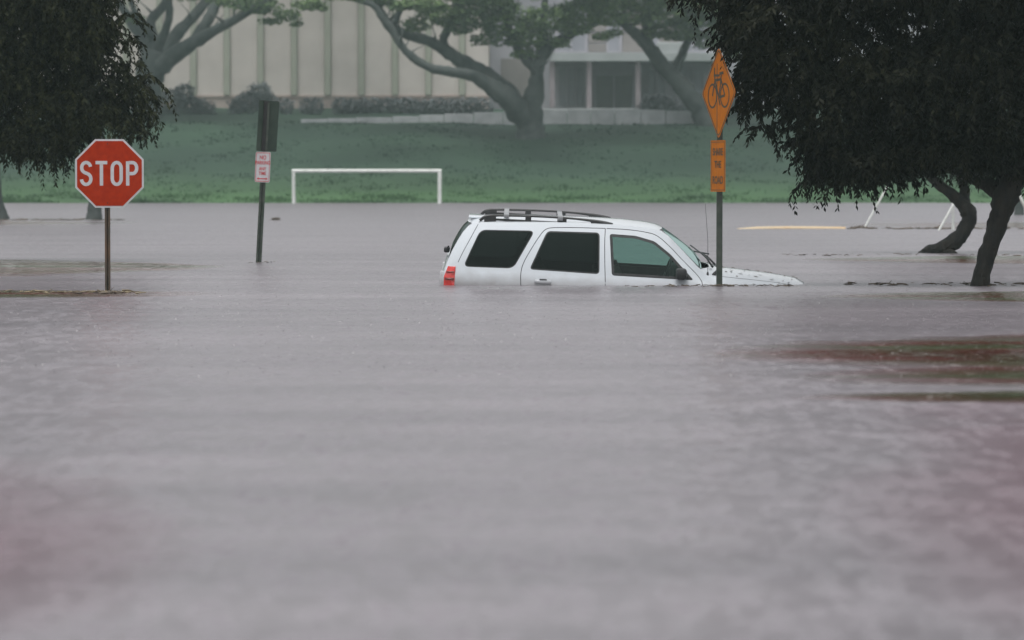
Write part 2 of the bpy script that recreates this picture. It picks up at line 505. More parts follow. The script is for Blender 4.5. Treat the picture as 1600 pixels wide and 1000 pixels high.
# ------------------------------------------------------------------ hall with porch
def hall():
    Y = 283.0
    k = Y / FPX
    X = lambda px, y=Y: (px - 800) * y / FPX
    Z = lambda py, y=Y: EYE + (280 - py) * y / FPX
    root = empty('hall', (X(950), Y, 6.3), 'grey hall with a white canopy fascia over its columned porch', 'building')
    loc = Vector(root.location)
    def part(name, mat, *boxes, parent=None, bev=0.0):
        mb = MB()
        for q in boxes: mb.box(*q, bev)
        for v in mb.v: v -= loc
        return mb.build(name, mat, parent or root)
    top = 16.0
    part('wall', M['hall_wall'], (X(766), X(1560), Y, Y + 20, 5.8, top))
    part('roof', M['roofing'], (X(764), X(1565), Y - 1, Y + 20.5, top, top + .5))
    # canopy
    Yc = 273.0
    canopy = part('canopy', M['hall_wall'], (X(860, Yc), X(1150, Yc), Yc + .3, Y, Z(94, Yc), Z(85, Yc)))
    part('fascia', M['fascia'], (X(857, Yc), X(1152, Yc), Yc, Yc + .3, Z(96, Yc), Z(83, Yc)), parent=canopy, bev=.03)
    part('roof_box', M['fascia'], (X(1027, Yc), X(1068, Yc), Yc + .6, Yc + 2.4, Z(84, Yc), Z(66, Yc)), parent=canopy, bev=.05)
    for px in (863, 920.5, 997):
        part('column', M['column'], (X(px - 4, Yc), X(px + 4, Yc), Yc + .5, Yc + .9, 5.5, Z(94.5, Yc)), bev=.03)
    part('porch_floor', M['concrete'], (X(845, 265), X(1012, 265), 266, Y, 5.2, Z(170, 268)))
    # porch back wall: window bay and door bay
    def bay(name, a, c, t, b_, n, mat, frame):
        f = part(name, frame, (X(a), X(c), Y - .14, Y - .003, Z(t) , Z(t) + .16), (X(a), X(c), Y - .14, Y - .003, Z(b_) - .1, Z(b_)),
                 *[(X(a + (c - a) * i / n) - .07, X(a + (c - a) * i / n) + .07, Y - .137, Y - .003, Z(b_), Z(t)) for i in range(n + 1)])
        for i in range(n):
            x0, x1 = X(a + (c - a) * i / n) + .075, X(a + (c - a) * (i + 1) / n) - .075
            part('pane', mat, (x0, x1, Y - .06, Y - .003, Z(b_) + .003, Z(t) - .003), parent=f)
    bay('window', 872, 914, 106, 166, 3, M['dark_glass'], M['hall_wall'])
    bay('door', 930, 988, 119, 170, 2, M['door_dark'], M['hall_wall'])
    for a, c, t, b_ in ((1012, 1040, 110, 165), (1066, 1100, 110, 150)):
        bay('window', a, c, t, b_, 2, M['dark_glass'], M['hall_wall'])
    # storey above the canopy
    for a, c, t, b_, mat in ((919, 947, 52, 67, 'hall_pale'), (919, 947, 69, 82, 'hall_pale'), (919, 947, 20, 50, 'hall_pale'),
                             (972, 1006, 52, 82, 'hall_pale'), (972, 1006, 10, 50, 'hall_pale'), (1030, 1062, 20, 82, 'hall_pale')):
        part('wall_panel', M[mat], (X(a), X(c), Y - .12, Y - .003, Z(b_), Z(t)), bev=.02)
    for a, c in ((870, 915), (949, 969), (1008, 1028), (1064, 1100)):
        bay('window', a, c, 22, 80, 2 if c - a > 25 else 1, M['dark_glass'], M['hall_wall'])
    for a, c in ((783, 829),):
        part('wall_panel', M['hall_pale'], (X(a), X(c), Y - .10, Y - .003, Z(160), Z(92)), bev=.03)
hall()

# ------------------------------------------------------------------ low concrete wall along the hilltop path
def low_wall():
    Y = 248.5
    X = lambda px: (px - 800) * Y / FPX
    root = empty('retaining_wall', (X(740), Y, 4.8), 'low pale concrete wall along the top of the grass bank', 'wall')
    edges = [470, 512, 556, 613, 655, 694, 740, 786, 830, 848, 886, 923, 960, 1001, 1040, 1080, 1120]
    for a, c in zip(edges, edges[1:]):
        py_top = np.interp((a + c) / 2, [470, 613, 694, 786, 848, 1001, 1120], [187, 183, 179, 175, 171, 171, 176])
        z1 = EYE + (280 - py_top) * Y / FPX
        mb = MB(); mb.box(X(a) + .02, X(c) - .02, 0, .35, 4.3, z1, .03)
        for v in mb.v: v -= Vector((root.location.x, 0, root.location.z))
        mb.build('wall_section', M['concrete'], root)
low_wall()

# ------------------------------------------------------------------ foliage
def leaf_quads(cent, dirs, nrm, L, W):
    """arrays of leaf centres, long axes, side axes -> pointed 4-gon leaves"""
    a = cent - dirs * (L / 2)[:, None]
    c = cent + dirs * (L / 2)[:, None]
    m1 = cent + nrm * (W / 2)[:, None]
    m2 = cent - nrm * (W / 2)[:, None]
    v = np.stack([a, m2, c, m1], 1).reshape(-1, 3)
    return v

def quads_obj(name, v, mat, parent=None, origin=(0, 0, 0)):
    v = v - np.array(origin)
    nq = len(v) // 4
    me = bpy.data.meshes.new(name)
    me.vertices.add(nq * 4); me.loops.add(nq * 4); me.polygons.add(nq)
    me.vertices.foreach_set('co', v.astype(np.float32).ravel())
    me.loops.foreach_set('vertex_index', np.arange(nq * 4, dtype=np.int32))
    me.polygons.foreach_set('loop_start', np.arange(0, nq * 4, 4, dtype=np.int32))
    me.update(calc_edges=True)
    me.validate()
    me.materials.append(mat)
    o = bpy.data.objects.new(name, me)
    link(o)
    if parent: o.parent = parent
    return o

def unit(a):
    return a / np.maximum(np.linalg.norm(a, axis=1, keepdims=True), 1e-9)

def clump_leaves(rng, clumps, per_area, size, flat=0.5):
    """broad crowns: small leaves spread through ellipsoidal clumps (x,y,z,rx,ry,rz)"""
    out = []
    for (x, y, z, rx, ry, rz) in clumps:
        n = int(per_area * (rx * ry + rx * rz + ry * rz))
        d = unit(rng.normal(size=(n, 3)))
        r = rng.uniform(0.25, 1.0, n) ** 0.45
        lump = 1 + 0.42 * np.sin(d[:, 0] * 5 + x) * np.sin(d[:, 1] * 4 + y) * np.cos(d[:, 2] * 5 + z)
        c = np.array([x, y, z]) + d * (r * lump)[:, None] * np.array([rx, ry, rz])
        ax = rng.normal(size=(n, 3)); ax[:, 2] *= flat; ax = unit(ax)
        sd_ = unit(np.cross(ax, rng.normal(size=(n, 3)) * np.array([.5, .5, 1])))
        L = size * rng.uniform(0.6, 1.3, n)
        out.append(leaf_quads(c, ax, sd_, L, L * 0.6))
    return np.concatenate(out)

def droop_fronds(rng, roots, length, pairs=9, leaf=0.10, out_dir=None):
    """hanging compound leaves: a drooping stalk with pairs of leaflets"""
    n = len(roots)
    az = rng.uniform(0, 2 * np.pi, n)
    hd = np.stack([np.cos(az), np.sin(az), np.zeros(n)], 1)
    if out_dir is not None:
        hd = unit(hd * 0.8 + out_dir)
        hd[:, 2] = 0
    Ls = length * rng.uniform(0.6, 1.3, n)
    e0 = rng.uniform(-0.6, 0.5, n)          # initial rise
    res = []
    pos = roots.copy()
    for j in range(pairs):
        t = (j + 1) / pairs
        el = e0 - t * rng.uniform(1.0, 1.5, n)
        el = np.maximum(el, -1.5)
        d = hd * np.cos(el)[:, None] + np.array([0, 0, 1.0]) * np.sin(el)[:, None]
        pos = pos + d * (Ls / pairs)[:, None]
        side = unit(np.cross(d, np.array([0, 0, 1.0]) + rng.normal(size=(n, 3)) * 0.25))
        for sgn in (-1, 1):
            ld = unit(side * sgn * 0.75 + d * 0.6 + np.array([0, 0, -0.65]) + rng.normal(size=(n, 3)) * 0.22)
            LL = leaf * rng.uniform(0.7, 1.25, n) * (1 - 0.35 * t)
            c = pos + ld * (LL / 2)[:, None]
            sn = unit(np.cross(ld, rng.normal(size=(n, 3))))
            res.append(leaf_quads(c, ld, sn, LL, LL * 0.36))
    return np.concatenate(res)

def smooth_path(pts, n=4):
    """Catmull-Rom through tuples"""
    pts = [np.array(p, float) for p in pts]
    P_ = [2 * pts[0] - pts[1]] + pts + [2 * pts[-1] - pts[-2]]
    out = []
    for i in range(1, len(P_) - 2):
        for k in range(n):
            t = k / n
            a, b, c, d = P_[i - 1], P_[i], P_[i + 1], P_[i + 2]
            out.append(0.5 * ((2 * b) + (-a + c) * t + (2 * a - 5 * b + 4 * c - d) * t ** 2 + (-a + 3 * b - 3 * c + d) * t ** 3))
    out.append(pts[-1])
    return out

def limbs_mesh(limbs, Y0, rng, mat, parent, origin, n=9, jitter=.10):
    """limbs: list of [(px, py, dY, radius_px), ...]"""
    mb = MB()
    for lm in limbs:
        q = smooth_path(lm, 4)
        pts = [P(a[0], a[1], Y0 + a[2]) - Vector(origin) for a in q]
        rad = [max(a[3], .2) * (Y0 + a[2]) / FPX for a in q]
        mb.tube(pts, rad, n, True, jitter, rng)
    return mb.build('trunk', mat, parent, smooth=True)

def px_clumps(lst, Y0, dscale=1.0):
    """(px, py, rx, ry[, dY]) measured in the photo -> ellipsoids in the place"""
    out = []
    for c in lst:
        px, py, rx, ry = c[:4]
        dY = c[4] if len(c) > 4 else 0
        p = P(px, py, Y0 + dY)
        k = (Y0 + dY) / FPX
        out.append((p.x, p.y, p.z, rx * k, max(rx, ry) * k * dscale, ry * k))
    return out

grass_tufts()

# ------------------------------------------------------------------ monkeypod trees on the hilltop
def monkeypod(label, Y0, base, limbs, clumps, seed, per=230, size=.27):
    rr = random.Random(seed); rng = np.random.default_rng(seed)
    o = P(base[0], base[1], Y0)
    root = empty('monkeypod_tree', o, label, 'tree', 'spreading trees on the hilltop')
    twigs = []
    for lm in limbs:
        q = smooth_path(lm, 4)
        for a in q[len(q) // 2:]:
            if rr.random() < .55:
                L = rr.uniform(25, 70); an = rr.uniform(.6, 2.5)
                dx, dy = math.cos(an) * L, -math.sin(an) * L * .8
                twigs.append([(a[0], a[1], a[2], max(.9, a[3] * .4)), (a[0] + dx * .5 + rr.uniform(-5, 5), a[1] + dy * .45, a[2] + rr.uniform(-1, 1), .9), (a[0] + dx, a[1] + dy, a[2] + rr.uniform(-2, 2), .4)])
    limbs_mesh(limbs + twigs, Y0, rr, M['bark_far'], root, o, jitter=.16)
    v = clump_leaves(rng, px_clumps(clumps, Y0), per, size)
    quads_obj('crown', v, M['leaf_far'], root, o)
    return root

def random_clumps(seed, n, x0, x1, y0, y1, r0, r1, dy=6, flat=.45):
    rr = random.Random(seed)
    out = []
    for i in range(n):
        r = rr.uniform(r0, r1)
        out.append((rr.uniform(x0, x1), rr.uniform(y0, y1), r, r * flat, rr.uniform(-dy, dy)))
    return out

monkeypod('broad monkeypod tree forking into many limbs at the left of the cream building', 256, (228, 196),
    [[(226, 200, 0, 28), (230, 165, 0, 22), (232, 130, 0, 21), (240, 100, 0, 23), (246, 80, 0, 18)],
     [(238, 118, 0, 15), (262, 96, -1, 14), (285, 78, -2, 12), (312, 62, -3, 10), (345, 44, -4, 8), (388, 20, -5, 6), (430, -6, -6, 5), (480, -40, -7, 4)],
     [(248, 92, 0, 12), (268, 66, 1, 10), (292, 38, 2, 9), (318, 10, 3, 8), (345, -25, 4, 6)],
     [(300, 70, -2.5, 9), (322, 38, -2, 9), (338, 8, -1, 8), (360, -30, 0, 5)],
     [(242, 88, 0, 15), (240, 60, 1, 10), (236, 35, 2, 8), (252, 15, 2, 7), (272, -10, 2, 6)],
     [(246, 80, 0, 9), (262, 40, -1, 6), (266, 15, -2, 6), (264, -15, -2, 5)],
     [(236, 90, 0, 14), (222, 60, 1, 9), (206, 35, 2, 8), (190, 10, 3, 6), (150, -30, 4, 5)],
     [(238, 60, 0, 6), (215, 25, -2, 5), (205, 0, -2, 4), (190, -30, -3, 3)]],
    [(400, 10, 40, 14, -5), (450, 24, 22, 9, -6), (425, 34, 18, 6, -5), (485, 8, 26, 10, -4), (465, 38, 10, 5, -4), (360, 2, 30, 10, -3),
     (505, 14, 10, 5, -4), (300, -8, 30, 10, 0), (215, 30, 16, 8, 0)] +
    random_clumps(3, 34, 20, 540, -110, -30, 30, 60, 14), 11)

monkeypod('broad monkeypod tree in the middle with two long limbs sweeping left', 240, (830, 216),
    [[(829, 224, 0, 27), (829, 205, 0, 22), (830, 180, 0, 19), (834, 150, 0, 15), (838, 120, 0, 11), (842, 98, 0, 11), (862, 72, 1, 8), (900, 50, 2, 6), (935, 36, 3, 4)],
     [(826, 196, 0, 20), (808, 170, -.5, 19), (788, 150, -1, 16), (762, 132, -1, 12), (735, 117, -1.5, 9), (700, 112, -2, 8), (672, 106, -2, 7), (645, 90, -2, 6.5), (626, 70, -2, 6), (612, 46, -2, 6), (598, 28, -2, 6), (585, 10, -2, 4.5), (562, 2, -2, 3.5), (545, -1, -3, 3), (520, -10, -3, 2.5)],
     [(815, 176, 0, 16), (792, 146, 1, 15), (772, 126, 1, 13), (745, 108, 1.5, 12), (715, 92, 2, 11), (692, 76, 2, 10), (668, 64, 2, 8), (640, 56, 2, 8), (616, 44, 1, 7), (600, 24, 1, 5), (588, 0, 1, 4), (570, -30, 1, 3)],
     [(692, 80, 2, 9), (694, 58, 2, 7), (706, 36, 2, 6), (712, 12, 2, 6), (718, -20, 2, 4)],
     [(614, 46, 1, 6), (622, 25, 1, 5), (632, 0, 1, 4), (640, -30, 1, 3)],
     [(836, 108, 0, 9), (818, 88, 0, 8), (806, 70, 0, 7), (792, 40, 0, 6), (780, 0, 0, 5)],
     [(842, 100, 0, 9), (850, 70, 0, 7), (848, 35, 0, 6), (852, 0, 0, 5), (850, -40, 0, 4)]],
    [(650, 40, 22, 12), (690, 22, 40, 14), (760, 62, 26, 10), (740, 30, 40, 16), (790, 40, 46, 20), (830, 60, 40, 18), (770, 12, 50, 16), (860, 30, 50, 22),
     (820, 85, 24, 8), (660, 8, 40, 10), (905, 20, 40, 20), (875, 68, 18, 8), (930, 8, 40, 14), (720, 48, 20, 6), (600, 2, 16, 5), (950, 30, 30, 12), (580, -4, 36, 9), (622, 10, 22, 8), (700, 36, 24, 8), (750, -6, 60, 16), (902, 46, 26, 10), (940, 58, 16, 6), (800, 66, 16, 7)] +
    random_clumps(5, 40, 500, 1010, -120, -18, 30, 60, 14), 12)

monkeypod('leaning monkeypod tree whose trunk crosses the porch of the grey hall', 247, (1100, 196),
    [[(1108, 204, 0, 24), (1096, 175, 0, 17), (1078, 150, 0, 15), (1056, 126, 0, 14), (1036, 104, 0, 12), (1018, 82, 0, 12), (1004, 64, 0, 10), (984, 46, 0, 8), (966, 30, 0, 6), (940, 0, 0, 5)],
     [(1012, 72, 0, 9), (1010, 45, 1, 7), (1016, 15, 1, 6), (1025, -20, 1, 4)],
     [(1050, 118, 0, 9), (1064, 88, 2, 7), (1080, 50, 2, 6), (1096, 10, 2, 5), (1110, -30, 2, 4)]],
    [(985, 22, 40, 18), (1040, 28, 50, 20), (1090, 40, 40, 20), (1110, 16, 50, 18), (1020, 52, 24, 9), (1060, 56, 30, 9), (1105, 66, 26, 12), (960, 52, 14, 6),
     (1150, 60, 40, 30), (1190, 90, 40, 30), (1000, 5, 40, 14), (1065, 5, 50, 14)] +
    random_clumps(7, 34, 920, 1330, -120, -16, 30, 60, 14), 13)

# ------------------------------------------------------------------ hedges and bushes in front of the buildings
def bush(label, name, Y0, clumps, seed, group='bushes along the buildings'):
    rng = np.random.default_rng(seed)
    px = sum(c[0] for c in clumps) / len(clumps)
    x = (px - 800) * Y0 / FPX
    o = Vector((x, Y0, ground_z(x, Y0) - .05))
    cl = []
    for (cx, cy, rx, ry) in px_clumps_simple(clumps, Y0):
        cl.append((cx, Y0, cy, rx, min(rx, 1.3), ry))
    v = clump_leaves(rng, cl, 520, .20)
    root = empty(name, o, label, 'bush', group)
    quads_obj('foliage', v, M['leaf_hedge'], root, o)
    mb = MB(); rr = random.Random(seed)
    cx, cz = cl[0][0], cl[0][2]
    mb.tube([(cx - o.x, 0, -.15), (cx - o.x + .1, .05, (cz - o.z) * .6)], [.09, .04], 6)
    mb.build('stem', M['bark_far'], root)
def px_clumps_simple(lst, Y0):
    return [((c[0] - 800) * Y0 / FPX, EYE + (280 - c[1]) * Y0 / FPX, c[2] * Y0 / FPX, c[3] * Y0 / FPX) for c in lst]
bush('loose bush at the foot of the leftmost hilltop tree', 'bush', 262, [(268, 160, 26, 22), (288, 148, 18, 18), (300, 165, 20, 14)], 21)
bush('low clipped bush right of the leftmost hilltop tree', 'bush', 262, [(318, 170, 20, 13)], 22)
bush('tall rounded bush left behind the dark back of the sign', 'bush', 262, [(406, 150, 22, 22), (390, 160, 24, 18), (372, 168, 16, 14), (424, 162, 14, 16)], 23)
bush('small clipped bush just right of the dark sign back', 'bush', 262, [(447, 168, 14, 14)], 24)
bush('square clipped bush left of the long hedge', 'bush', 262, [(480, 168, 13, 15), (494, 168, 13, 15)], 25)
bush('long clipped hedge along the foot of the cream building', 'hedge', 262, [(x, 167 + (x % 3), 17, 15) for x in range(534, 770, 17)], 26)
bush('dark bush right of the porch steps', 'bush', 256, [(1016, 172, 20, 22), (1042, 168, 18, 18), (1028, 160, 16, 14)], 27)
bush('wide low bush under the leaning hilltop tree', 'bush', 258, [(1075, 172, 22, 14), (1120, 168, 26, 20), (1160, 165, 26, 20)], 28)

# ------------------------------------------------------------------ near trees with hanging leaves
def near_tree(label, name, Y0, base_px, limbs, clumps, seed, leafmat, per=60, length=.42, leaf=.12, group=None):
    rr = random.Random(seed); rng = np.random.default_rng(seed)
    o = P(base_px[0], base_px[1], Y0)
    root = empty(name, o, label, 'tree', group)
    limbs_mesh(limbs, Y0, rr, M['bark'], root, o, 10, .13)
    roots, outd = [], []
    for (x, y, z, rx, ry, rz) in px_clumps(clumps, Y0):
        n = max(8, int(per * (rx * ry + rx * rz + ry * rz)))
        d = unit(rng.normal(size=(n, 3)))
        r = rng.uniform(0.1, 1, n) ** 0.5
        roots.append(np.array([x, y, z]) + d * r[:, None] * np.array([rx, ry, rz]))
        outd.append(d * np.array([1, 1, 0]))
    roots = np.concatenate(roots); outd = np.concatenate(outd)
    v = droop_fronds(rng, roots, length, 9, leaf, outd)
    pick = rng.uniform(size=len(roots)) < .07
    v = np.concatenate([v, droop_fronds(rng, roots[pick], length * 1.9, 12, leaf, outd[pick] * .3)])
    quads_obj('crown', v, leafmat, root, o)
    return root

Y_RT = 45.0
near_tree('black-leaved tree with a straight leaning trunk at the right edge', 'shade_tree', Y_RT, (1530, 449),
    [[(1529, 470, 0, 16), (1530, 446, 0, 14.5), (1541, 404, 0, 14), (1553, 366, 0, 15), (1562, 338, 0, 17), (1570, 312, 0, 20), (1578, 290, 0, 19), (1592, 262, 0, 17), (1615, 220, 0, 14), (1640, 150, .3, 12), (1650, 60, .3, 9), (1660, -60, .3, 6)],
     [(1572, 318, 0, 16), (1555, 296, .1, 14), (1532, 284, .2, 11), (1500, 270, .4, 8), (1460, 250, .5, 6), (1410, 225, .6, 4), (1360, 205, .6, 3)],
     [(1578, 292, 0, 14), (1545, 235, .4, 11), (1500, 170, .6, 9), (1440, 100, .7, 7), (1370, 40, .8, 5), (1300, -10, .8, 3)],
     [(1590, 270, 0, 12), (1640, 250, -.4, 10), (1700, 220, -.6, 8), (1770, 170, -.8, 5)],
     [(1640, 150, .3, 9), (1580, 70, .2, 8), (1500, -10, .2, 6), (1420, -90, .2, 4)],
     [(1500, 170, .6, 6), (1420, 150, .5, 5), (1330, 120, .4, 4), (1240, 90, .3, 3), (1180, 80, .2, 2)]],
    [(1165, 45, 34, 55), (1186, 120, 34, 45), (1170, 160, 12, 14), (1230, 95, 70, 80), (1220, 20, 90, 50), (1150, -15, 40, 22), (1088, -14, 34, 14),
     (1290, 160, 70, 70), (1262, 222, 24, 22), (1310, 225, 55, 40), (1285, 262, 24, 18), (1350, 240, 55, 34), (1400, 235, 60, 36), (1330, 270, 30, 12),
     (1390, 264, 34, 14), (1440, 225, 50, 34), (1340, 90, 90, 80), (1420, 130, 100, 90), (1490, 210, 70, 50), (1535, 225, 50, 36), (1530, 110, 120, 110),
     (1590, 225, 40, 34), (1610, 60, 120, 110), (1350, -20, 120, 70), (1500, -50, 160, 90), (1680, 120, 110, 110), (1690, 240, 60, 40),
     (1780, 60, 110, 120), (1250, -70, 100, 60), (1400, -130, 150, 80), (1600, -150, 180, 90), (1770, -80, 130, 90), (1500, -250, 150, 70), (1650, -260, 140, 70), (1190, 200, 10, 8)],
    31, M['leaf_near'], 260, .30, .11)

near_tree('dark tree with a crooked trunk sweeping out of the water, behind the straight one', 'shade_tree', 65.0, (1470, 396),
    [[(1440, 402, .4, 9), (1448, 394, .2, 9), (1466, 389, 0, 11), (1486, 381, 0, 12.5), (1502, 366, 0, 12), (1513, 346, 0, 12), (1512, 330, 0, 13), (1500, 316, 0, 10), (1482, 300, 0, 9), (1462, 284, 0, 8), (1440, 262, 0, 7), (1410, 230, 0, 5)],
     [(1510, 332, 0, 8), (1508, 312, .1, 8), (1506, 296, .2, 8), (1500, 270, .3, 7), (1490, 220, .5, 5)],
     [(1466, 390, 0, 7), (1485, 395, -.1, 7), (1496, 402, -.2, 5)]],
    [(1500, 250, 50, 26), (1440, 235, 60, 30), (1560, 240, 50, 28), (1500, 190, 90, 50), (1400, 190, 70, 40), (1600, 180, 80, 50), (1480, 100, 130, 60),
     (1330, 250, 40, 26), (1620, 90, 100, 60)],
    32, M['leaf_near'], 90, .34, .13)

near_tree('dark olive tree whose hanging leaves fill the upper left corner', 'shade_tree', 58.0, (-170, 415),
    [[(-172, 440, 0, 20), (-170, 410, 0, 17), (-162, 340, 0, 16), (-150, 270, 0, 16), (-135, 200, 0, 14), (-110, 120, 0, 11), (-90, 30, 0, 9), (-70, -80, 0, 6)],
     [(-140, 215, 0, 11), (-80, 170, .5, 9), (-10, 125, .9, 7), (60, 95, 1.0, 4), (140, 80, 1.0, 2.5), (190, 90, 1.0, 1.5)],
     [(-115, 130, 0, 9), (-40, 70, .4, 7), (40, 30, .6, 5), (120, 10, .6, 3)],
     [(-120, 160, 0, 8), (-200, 90, .4, 7), (-290, 40, .4, 5)]],
    [(30, 60, 90, 80), (105, 60, 60, 70), (140, 30, 36, 55), (158, 110, 36, 38), (186, 132, 22, 22), (210, 150, 16, 18), (212, 98, 14, 8), (232, 118, 8, 5), (226, 172, 8, 6), (236, 150, 6, 8), (205, 196, 8, 6), (222, 134, 8, 6), (206, 60, 6, 6), (120, 150, 60, 40), (40, 150, 70, 50),
     (65, 196, 60, 24), (20, 212, 40, 22), (60, 222, 30, 14), (120, 206, 30, 14), (12, 232, 7, 18), (46, 232, 8, 18), (82, 234, 8, 20), (28, 226, 8, 14), (105, 226, 8, 14), (214, 205, 5, 8), (110, 190, 36, 20), (150, 170, 40, 26), (185, 180, 24, 14), (-40, 120, 80, 80), (-60, 200, 60, 30), (60, -20, 120, 50), (150, -20, 40, 30), (-80, 0, 120, 80),
     (0, -110, 140, 70), (-150, 80, 110, 90), (-170, -40, 130, 90), (-240, 60, 90, 70), (-90, -170, 130, 60), (90, -90, 80, 40), (205, 20, 12, 14)],
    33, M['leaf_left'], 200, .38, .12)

# trees standing far out in the flooded field
def field_tree(label, Y0, limbs, clumps, seed):
    rr = random.Random(seed); rng = np.random.default_rng(seed)
    o = P(limbs[0][0][0], limbs[0][0][1] - 6, Y0); o.z = 0
    root = empty('field_tree', o, label, 'tree', 'trees standing in the flooded field')
    limbs_mesh(limbs, Y0, rr, M['bark_far'], root, o, 9, .08)
    quads_obj('crown', clump_leaves(rng, px_clumps(clumps, Y0), 90, .22), M['leaf_mid'], root, o)
Yf = water_depth(343)
field_tree('far tree trunk in the flood behind the stop sign', Yf,
    [[(146, 352, 0, 14), (147, 340, 0, 13), (148, 322, 0, 10.5), (150, 300, 0, 9.5), (152, 262, 0, 9), (155, 220, 0, 8), (150, 150, 0, 6), (145, 60, 0, 4)], [(153, 230, 0, 6), (110, 150, 1, 4), (60, 90, 1, 3)]],
    random_clumps(41, 14, 20, 190, -60, 150, 30, 55, 1.0, .6), 41)
field_tree('far tree trunk in the flood at the left edge', Yf + 1,
    [[(2, 352, 0, 15), (2, 342, 0, 13), (-2, 322, 0, 9), (-5, 300, 0, 8), (-8, 240, 0, 8), (-12, 150, 0, 6), (-15, 50, 0, 4)], [(-9, 220, 0, 5), (40, 140, 1, 4), (70, 60, 1, 3)]],
    random_clumps(42, 14, -140, 80, -60, 140, 30, 55, 1.0, .6), 42)
Yr = water_depth(336)
field_tree('far grey tree trunk in the flood at the right edge behind the near tree', Yr,
    [[(1592, 344, 0, 9), (1592, 334, 0, 8), (1591, 316, 0, 6.5), (1590, 290, 0, 6), (1590, 200, 0, 5), (1588, 100, 0, 4)], [(1590, 230, 0, 4), (1560, 160, 1, 3), (1530, 100, 1, 2)]],
    random_clumps(43, 12, 1500, 1690, -30, 170, 28, 50, 1.0, .6), 43)

# ------------------------------------------------------------------ goals and white poles
def soccer_goal():
    Y = 198.5
    k = Y / FPX
    xl, xr = (459 - 800) * k, (687 - 800) * k
    zt = EYE + (280 - 267) * k
    xc = (xl + xr) / 2
    root = empty('soccer_goal', (xc, Y, -.9), 'white soccer goal half sunk at the far edge of the flood', 'goal')
    o = Vector(root.location)
    def tb(name, pts, r):
        mb = MB(); mb.tube([Vector(p) - o for p in pts], r, 10); return mb.build(name, M['goal_white'], root, smooth=True, sharp=50)
    tb('post', [(xl, Y, -.9), (xl, Y, zt)], .085)
    tb('post', [(xr, Y, -.9), (xr, Y, zt)], .10)
    tb('crossbar', [(xl - .09, Y, zt), (xr + .1, Y, zt)], .085)
    tb('back_stay', [(xl, Y + .02, zt - .05), (xl + .02, Y + 1.9, -.5)], .03)
    tb('back_stay', [(xr, Y + .02, zt - .05), (xr - .02, Y + 1.9, -.5)], .03)
soccer_goal()

def pole(name, label, a, b, Y, r, extra=None):
    p0, p1 = P(*a, Y), P(*b, Y)
    d = (p1 - p0)
    p0 = p0 - d * .35
    o = Vector((p0.x, p0.y, p0.z))
    root = empty(name, o, label, 'pole', 'white frame poles in the flood')
    mb = MB(); mb.tube([p0 - o, p1 - o], r, 8); mb.build('pole', M['goal_white'], root, smooth=True, sharp=50)
    if extra:
        for (e0, e1) in extra:
            mb = MB(); q0, q1 = P(*e0, Y + .1), P(*e1, Y + .1)
            mb.tube([q0 - (q1 - q0) * .3 - o, q1 - o], r * 1.25, 8); mb.build('upright', M['goal_white'], root, smooth=True, sharp=50)
pole('leaning_pole', 'thin white pole leaning right out of the water beneath the hanging leaves', (1351, 356), (1402, 262), water_depth(356), .028)
pole('braced_post', 'white post with a diagonal brace beside the crooked trunk', (1467, 360), (1494, 312), water_depth(360), .030, [((1489, 360), (1489, 300))])
pole('slanted_pole', 'slanted white pole at the right edge beside the far grey trunk', (1612, 345), (1580, 280), water_depth(352), .045)

# ------------------------------------------------------------------ cream board lying on the water
def board():
    Y = water_depth(357.5)
    k = Y / FPX
    x0, x1 = (1152 - 800) * k, (1322 - 800) * k
    mb = MB()
    n = 12
    for i in range(n):   # slightly bowed timber
        pass
    prof = [(-.09, -.03), (.09, -.03), (.10, .0), (.09, .045), (-.09, .05), (-.10, .0)]
    vs, fs = [], []
    for i in range(n + 1):
        t = i / n
        sag = .018 * math.sin(t * 3.1) - .035 * max(0, (.18 - t)) / .18
        for (a, c) in prof:
            vs.append((x0 + (x1 - x0) * t, Y + a + .25 * t, c + sag))
    m = len(prof)
    for i in range(n):
        for j in range(m):
            fs.append((i * m + j, i * m + (j + 1) % m, (i + 1) * m + (j + 1) % m, (i + 1) * m + j))
    fs += [tuple(reversed(range(m))), tuple(n * m + j for j in range(m))]
    mb.add(vs, fs)
    o = mb.build('floating_board', M['cream_board'])
    tag(o, 'long cream-orange board lying flat on the water right of the car', 'board')
board()

# ------------------------------------------------------------------ lettering
def glyph(ch):
    """sign-gothic strokes in a 1 x 1.6 box: list of (points, closed)"""
    def arc(cx, cz, rx, rz, a0, a1, n=9):
        return [(cx + rx * math.cos(R(a0 + (a1 - a0) * i / n)), cz + rz * math.sin(R(a0 + (a1 - a0) * i / n))) for i in range(n + 1)]
    H = 1.6
    if ch == 'S':
        return [(arc(.5, H - .42, .38, .34, 10, 90, 5) + arc(.5, H - .42, .38, .34, 95, 250, 8) + arc(.5, .44, .40, .36, 75, -90, 9) + arc(.5, .44, .40, .36, -95, -175, 6), False)]
    if ch == 'T': return [([(.0, H - .09), (1, H - .09)], False), ([(.5, H - .18), (.5, 0)], False)]
    if ch == 'O': return [(arc(.5, H - .46, .38, .38, 0, 180, 10) + arc(.5, .46, .38, .38, 180, 360, 10), True)]
    if ch == 'P': return [([(.13, 0), (.13, H)], False), ([(.22, H - .09), (.55, H - .09)] + arc(.55, H - .45, .35, .36, 88, -90, 10) + [(.22, H - .81)], False)]
    return []

def word_mesh(word, width, height, stroke, x0, z0, y0, y1, gap=.28):
    mbs = []
    n = len(word)
    cw = width / (n + gap * (n - 1))
    sx, sz = cw, height / 1.6
    for i, ch in enumerate(word):
        mb = MB()
        ox = x0 + i * cw * (1 + gap)
        for pts, closed in glyph(ch):
            mb.stroke([(ox + p[0] * sx, z0 + p[1] * sz) for p in pts], stroke, y0, y1, closed)
        mbs.append(mb)
    return mbs

